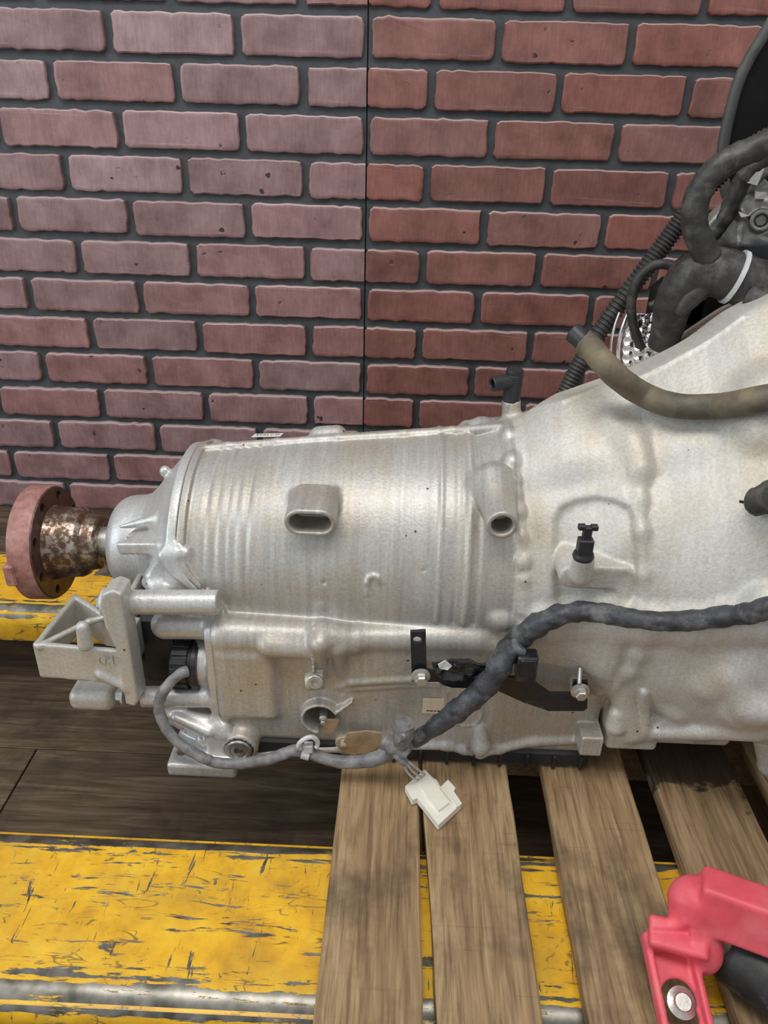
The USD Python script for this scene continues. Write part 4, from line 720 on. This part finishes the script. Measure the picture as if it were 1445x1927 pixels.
# conduit
con_ = thing('corrugated_conduit', 'black corrugated conduit rising behind the bell housing to the right edge', 'conduit')
cp = spline([at(1062, 745, y=-.585), at(1088, 690, y=-.585), at(1130, 622, y=-.58), at(1190, 538, y=-.575), at(1245, 465, y=-.57), at(1288, 405, y=-.57), at(1335, 348, y=-.57), at(1395, 292, y=-.57), at(1480, 245, y=-.57), np.array([.58, -.57, .79]), np.array([.60, -.57, .712])], 520)
obj('conduit_skin', sweep(cp, .0098 + .0011 * np.sin(np.arange(520) * 2 * np.pi / 5.0), 16), M_LOOM, con_)
thr = thing('taped_cable', 'thick black taped cable curving down past the metal bracket', 'cable')
obj('cable_skin', sweep(spline([np.array([.60, -.70, .712]), np.array([.56, -.70, .76]), at(1480, 262, y=-.70), at(1420, 280, y=-.70), at(1362, 308, y=-.70), at(1322, 350, y=-.70), at(1306, 400, y=-.70), at(1316, 452, y=-.70), at(1334, 486, y=-.70)], 90), np.linspace(.0105, .0125, 90), 16, True, .16, 6), M_TAPE3, thr)
trk = thing('hose_trunk', 'fat dark taped hose with a pale cable tie lying above the bell housing', 'hose')
tpth = spline([np.array([.60, -.70, .70]), at(1500, 560, y=-.705), at(1425, 540, y=-.70), at(1372, 518, y=-.695), at(1318, 512, y=-.69), at(1280, 545, y=-.685), at(1262, 590, y=-.675), at(1246, 650, y=-.66)], 110)
obj('hose_skin', sweep(tpth, np.interp(np.linspace(0, 1, 110), [0, .60, .75, 1], [.026, .0235, .020, .0155]), 20, True, .07, 9), M_TAPE3, trk)
obj('hose_skin', sweep(spline([at(1330, 520, y=-.69), at(1300, 560, y=-.70), at(1278, 590, y=-.70)], 24), np.linspace(.016, .006, 24), 16, True, .1, 19), M_TAPE3, trk)
obj('hose_skin', sweep(spline([at(1490, 590, y=-.73), at(1430, 566, y=-.725), at(1408, 556, y=-.72)], 24), np.linspace(.022, .010, 24), 16, True, .07, 29), M_TAPE3, trk)
k = int(np.argmin(np.linalg.norm(tpth - at(1385, 520, y=-.696), axis=1))); obj('cable_tie', lathe([(-.0022, .0247), (-.0022, .0262), (.0022, .0262), (.0022, .0247)], tpth[k], unit(tpth[k + 1] - tpth[k - 1]), 36), M_CLIP, trk, label='pale grey cable tie')
lead = thing('thin_lead', 'thin black lead looping beside the corrugated conduit', 'lead')
obj('lead_skin', sweep(spline([at(1300, 525, y=-.66), at(1272, 505, y=-.655), at(1236, 498, y=-.65), at(1203, 522, y=-.645), at(1188, 565, y=-.64), at(1192, 612, y=-.635), at(1206, 655, y=-.63)], 80), .0052, 12, True, .12, 7), M_TAPE3, lead)
obj('lead_skin', sweep(spline([at(1268, 505, y=-.655), at(1262, 535, y=-.65), at(1246, 560, y=-.645), at(1222, 575, y=-.64)], 40), .0036, 10, True, .2, 17), M_TAPE3, lead)
# foil heat shield
hsd = thing('heat_shield', 'crinkled dimpled foil heat shield standing behind the bell housing', 'heat shield')
a = np.linspace(0, 1, 64); b = np.linspace(0, 1, 64); A_, B_ = np.meshgrid(a, b, indexing='ij')
c00, c10, c01, c11 = at(1176, 725, y=-.63), at(1265, 725, y=-.615), at(1196, 590, y=-.625), at(1275, 575, y=-.605)
g = (1 - A_)[..., None] * ((1 - B_)[..., None] * c00 + B_[..., None] * c01) + A_[..., None] * ((1 - B_)[..., None] * c10 + B_[..., None] * c11)
dm = np.abs(np.sin(A_ * 17) * np.sin(B_ * 25 + 1.57 * (np.floor(A_ * 17 / np.pi) % 2))) * .004; g[..., 1] -= dm + .012 * np.sin(np.pi * A_); g[..., 0] -= .010 * np.sin(B_ * 2.6) * (1 - A_)
Vs = g.reshape(-1, 3); i, j = np.meshgrid(np.arange(63), np.arange(63), indexing='ij'); o = (i * 64 + j).ravel(); Fs = np.vstack([np.c_[o, o + 64, o + 65], np.c_[o, o + 65, o + 1]])
Vb = Vs + (0, .0015, 0); nV = len(Vs); ed = list(range(0, 64)) + [63 + 64 * k for k in range(1, 64)] + [63 * 64 + k for k in range(62, -1, -1)] + [64 * k for k in range(62, 0, -1)]
Fe = [[ed[k], ed[(k + 1) % len(ed)], ed[(k + 1) % len(ed)] + nV] for k in range(len(ed))] + [[ed[k], ed[(k + 1) % len(ed)] + nV, ed[k] + nV] for k in range(len(ed))]
obj('foil', trimesh.Trimesh(np.vstack([Vs, Vb]), np.vstack([Fs, Fs[:, ::-1] + nV, np.array(Fe)]), process=False), M_CHROME, hsd, smooth=50)
obj('rolled_edge', cat_([sweep(spline(g[0] + (-.004, -.002, 0), 50), .0022, 8), sweep(spline(g[0, 8:] + (-.011, .004, 0), 50), .0016, 8)]), M_CHROME, hsd)
# engine end beyond the bell: dark block, black curved cover, cast bracket
eng = thing('engine', 'dark engine end with a black curved cover at the upper right edge', 'engine')
obj('block', rbox((.64, -.66, .45), (.115, .17, .272), .02), M_CASTDARK, eng)
for c_, h_ in (((.56, -.46, .60), (.10, .045, .07)), (at(1268, 615, y=-.49), (.036, .02, .060)), (at(1355, 555, y=-.49), (.065, .02, .045))): obj('rear_boss', rbox(c_, h_, .014), M_RUBBERPANEL, eng)  # added black boxes that paint the dark gap below the hose trunk
edge = spline([at(1480, 0, y=-.50), at(1440, 72, y=-.50), at(1402, 140, y=-.50), at(1379, 215, y=-.50), at(1366, 290, y=-.50), at(1372, 360, y=-.50), at(1400, 430, y=-.50)], 50)
poly = Polygon([(p[0], p[2]) for p in edge] + [(.70, edge[-1][2]), (.70, edge[0][2])])
obj('cover', prism(poly, np.array([1., 0, 0]), np.array([0, 0, 1.]), (0, -.492, 0), -.02), M_RUBBERPANEL, eng, smooth=30)
obj('cover_edge', sweep(edge + (-.001, .008, 0), .0065, 12), M_EDGE, eng, label='grey rolled edge')
cb = thing('cast_bracket', 'dull cast metal bracket with shiny broken faces at the right edge', 'bracket')
M_BRIGHT = simple('bright_cast_metal', (.62, .61, .58), .28, .9, 60, .25, .4)
def hullpx(pts, y0, y1, seed, jit=.001):
    r = np.random.default_rng(seed); q = np.array([at(u, v, y=y) for u, v in pts for y in (y0, y1)]); return trimesh.convex.convex_hull(q + r.uniform(-jit, jit, q.shape))
K = Field((.36, -.70, .58), (.50, -.57, .80), .0018)
def kpx(u, v, y=-.645): return at(u, v, y=y)
add_box(K, kpx(1372, 408, -.632), (.0155, .011, .044), .004, np.array([unit([.82, 0, .57]), (0, 1., 0), unit([-.57, 0, .82])])[[0, 1, 2]] if False else np.array([unit([.80, 0, -.60]), (0, 1., 0), unit([.60, 0, .80])]), .006)
add_box(K, kpx(1432, 412, -.628), (.026, .022, .028), .006, None, .008); add_capsule(K, kpx(1352, 452, -.632), kpx(1372, 458, -.634), .0125, .011, .006)
add_capsule(K, kpx(1408, 352, -.650), kpx(1432, 322, -.652), .006, .008, .006); add_capsule(K, kpx(1400, 385, -.642), kpx(1440, 392, -.645), .012, .015, .006); add_capsule(K, kpx(1420, 440, -.64), kpx(1450, 452, -.65), .010, .012, .005)
add_cyl(K, kpx(1432, 415, -.60), kpx(1432, 415, -.668), .0105, .0015, .004); add_cyl(K, kpx(1432, 415, -.655), kpx(1432, 415, -.70), .006, .001, .001, 'cut'); add_capsule(K, kpx(1383, 400, -.650), kpx(1362, 436, -.650), .004, None, .003, 'cut')
V, F_, N = K.mesh(); obj('bracket_arm', trimesh.Trimesh(V, F_, process=False), M_CASTDARK, cb, normals=N)
for pts, y0, y1, sd in (([(1406, 345), (1424, 350), (1439, 318), (1433, 309), (1420, 334)], -.662, -.655, 3), ([(1419, 362), (1441, 364), (1438, 377), (1421, 375)], -.662, -.652, 4), ([(1388, 398), (1411, 404), (1406, 413), (1393, 409)], -.660, -.65, 5)):
    obj('bright_face', hullpx(pts, y0, y1, sd), M_BRIGHT, cb, smooth=False, label='bright broken metal face')
obj('strap', sweep(spline([at(1470, 292, y=-.65), at(1425, 305, y=-.655), at(1405, 328, y=-.655), at(1392, 350, y=-.65), at(1350, 430, y=-.64), at(1322, 440, y=-.64)], 50), .0085, 12, True, .3, 31), M_TAPE3, cb)
obj('mounting_pad', hullpx([(1355, 470), (1450, 462), (1470, 510), (1400, 515)], -.66, -.55, 8), M_BLACK, cb, smooth=False)
ct = thing('cable_end', 'black taped cable end poking in from the right over the bell housing', 'cable')
q0, q1, q2 = lifted(1402, 943, .013), lifted(1425, 943, .017), at(1480, 938, y=-.935)
obj('cable_skin', sweep(spline([q0, q1, q2, (.46, -.985, .530), (.51, -1.0, .530), (.56, -.97, .53), (.588, -.834, .53)], 60), np.interp(np.linspace(0, 1, 60), [0, .06, .2, 1], [.004, .0115, .0145, .015]), 14, True, .3, 41), M_TAPE3, ct); obj('tie_tail', sweep([q0 + (-.006, -.003, .001), q0 + (.004, -.004, 0)], .0012, 6), M_BLACK, ct)

# ------------------------------------------------------------------ red plastic handle and the black hose under it
R_ = Field((.262, -1.20, .172), (.50, -.985, .305), .0017)
zA = .262
a0, a1 = at(1318, 1672, z=zA), at(1475, 1728, z=zA); ax_ = unit(a1 - a0); sd_ = np.cross([0, 0, 1], ax_); Rm = np.array([ax_, sd_, (0, 0, 1)])
def tilt(ax, deg, R): c, s = math.cos(math.radians(deg)), math.sin(math.radians(deg)); return np.array([R[0], c * R[1] + s * R[2], -s * R[1] + c * R[2]])
add_box(R_, (a0 + a1) / 2 - (0, 0, .010), (np.linalg.norm(a1 - a0) / 2, .016, .021), .004, tilt(ax_, -12, Rm), .004)
e0_ = at(1300, 1672, z=.254); add_capsule(R_, e0_ + (.004, -.004, -.006), a0 + (.01, 0, -.012), .0165, .018, .006)
e1_ = at(1290, 1745, z=.228); add_capsule(R_, e0_ + (0, -.004, -.010), e1_, .0175, .013, .006)
j0 = at(1275, 1770, z=.222); add_box(R_, j0, (.022, .012, .012), .003, tilt(ax_, 20, np.array([unit([1, -.25, .15]), unit([.25, 1, 0]), (0, 0, 1.)])), .005)
j1 = at(1318, 1790, z=.212); add_capsule(R_, e1_ + (.014, .002, -.004), j1, .017, .017, .006)
add_box(R_, at(1262, 1760, z=.236), (.016, .006, .004), .001, None, .002, 'cut')
f0_, f1_ = at(1262, 1800, z=.212), at(1290, 1925, z=.196); fx = unit(f1_ - f0_); fs = unit(np.cross(fx, [0, -.35, 1])); fn = np.cross(fs, fx); Rf = np.array([fx, fs, fn]); fc = (f0_ + f1_) / 2 + fx * .006
add_box(R_, fc, (.045, .0200, .0065), .0025, Rf, .004); add_box(R_, fc + fn * .004 + fx * .002, (.036, .0145, .006), .002, Rf, .001, 'cut')
add_cyl(R_, fc - fn * .03, fc + fn * .03, .0135, .001, .001, 'cut'); add_cyl(R_, fc - fn * .03 + fx * .012, fc + fn * .03 + fx * .012, .0120, .001, .001, 'cut')
red = thing('red_handle', 'faded red plastic handle lying across the pallet boards at lower right', 'handle')
V, F_, N = R_.mesh(); obj('grip', trimesh.Trimesh(V, F_, process=False), M_RED, red, normals=N)
obj('washer', lathe([(-.001, .0115), (.001, .0115), (.0022, .0075), (.004, .006), (.004, .003)], fc - fn * .0085 + fx * .002 - fs * .0035, fn, 40), M_STEEL, red, label='oval metal washer')
hb = thing('black_hose', 'black scuffed hose lying on the pallet board behind the red handle', 'hose')
obj('hose_skin', sweep(spline([at(1385, 1790, z=.202), at(1395, 1800, z=.202), at(1405, 1806, z=.203), at(1450, 1840, z=.203), at(1530, 1890, z=.203)], 60), .0265, 24, True, .05, 51), simple('scuffed_black_rubber', (.022, .022, .021), .5, 0, 60, .4, .3, dirt=(.12, .115, .11), dirt_at=(.58, .8), dscale=60), hb)
obj('valve_cover', cat_([rbox((.64, -.66, .733), (.085, .13, .016), .008)]), M_BLACK, eng)
for sx in (-1, 1):
    for sy in (-1, 0, 1): obj('cover_bolt', hex_bolt(np.array([.64 + .068 * sx, -.66 + .10 * sy, .749]), (0, 0, 1), .006, .006), M_STEEL, eng)
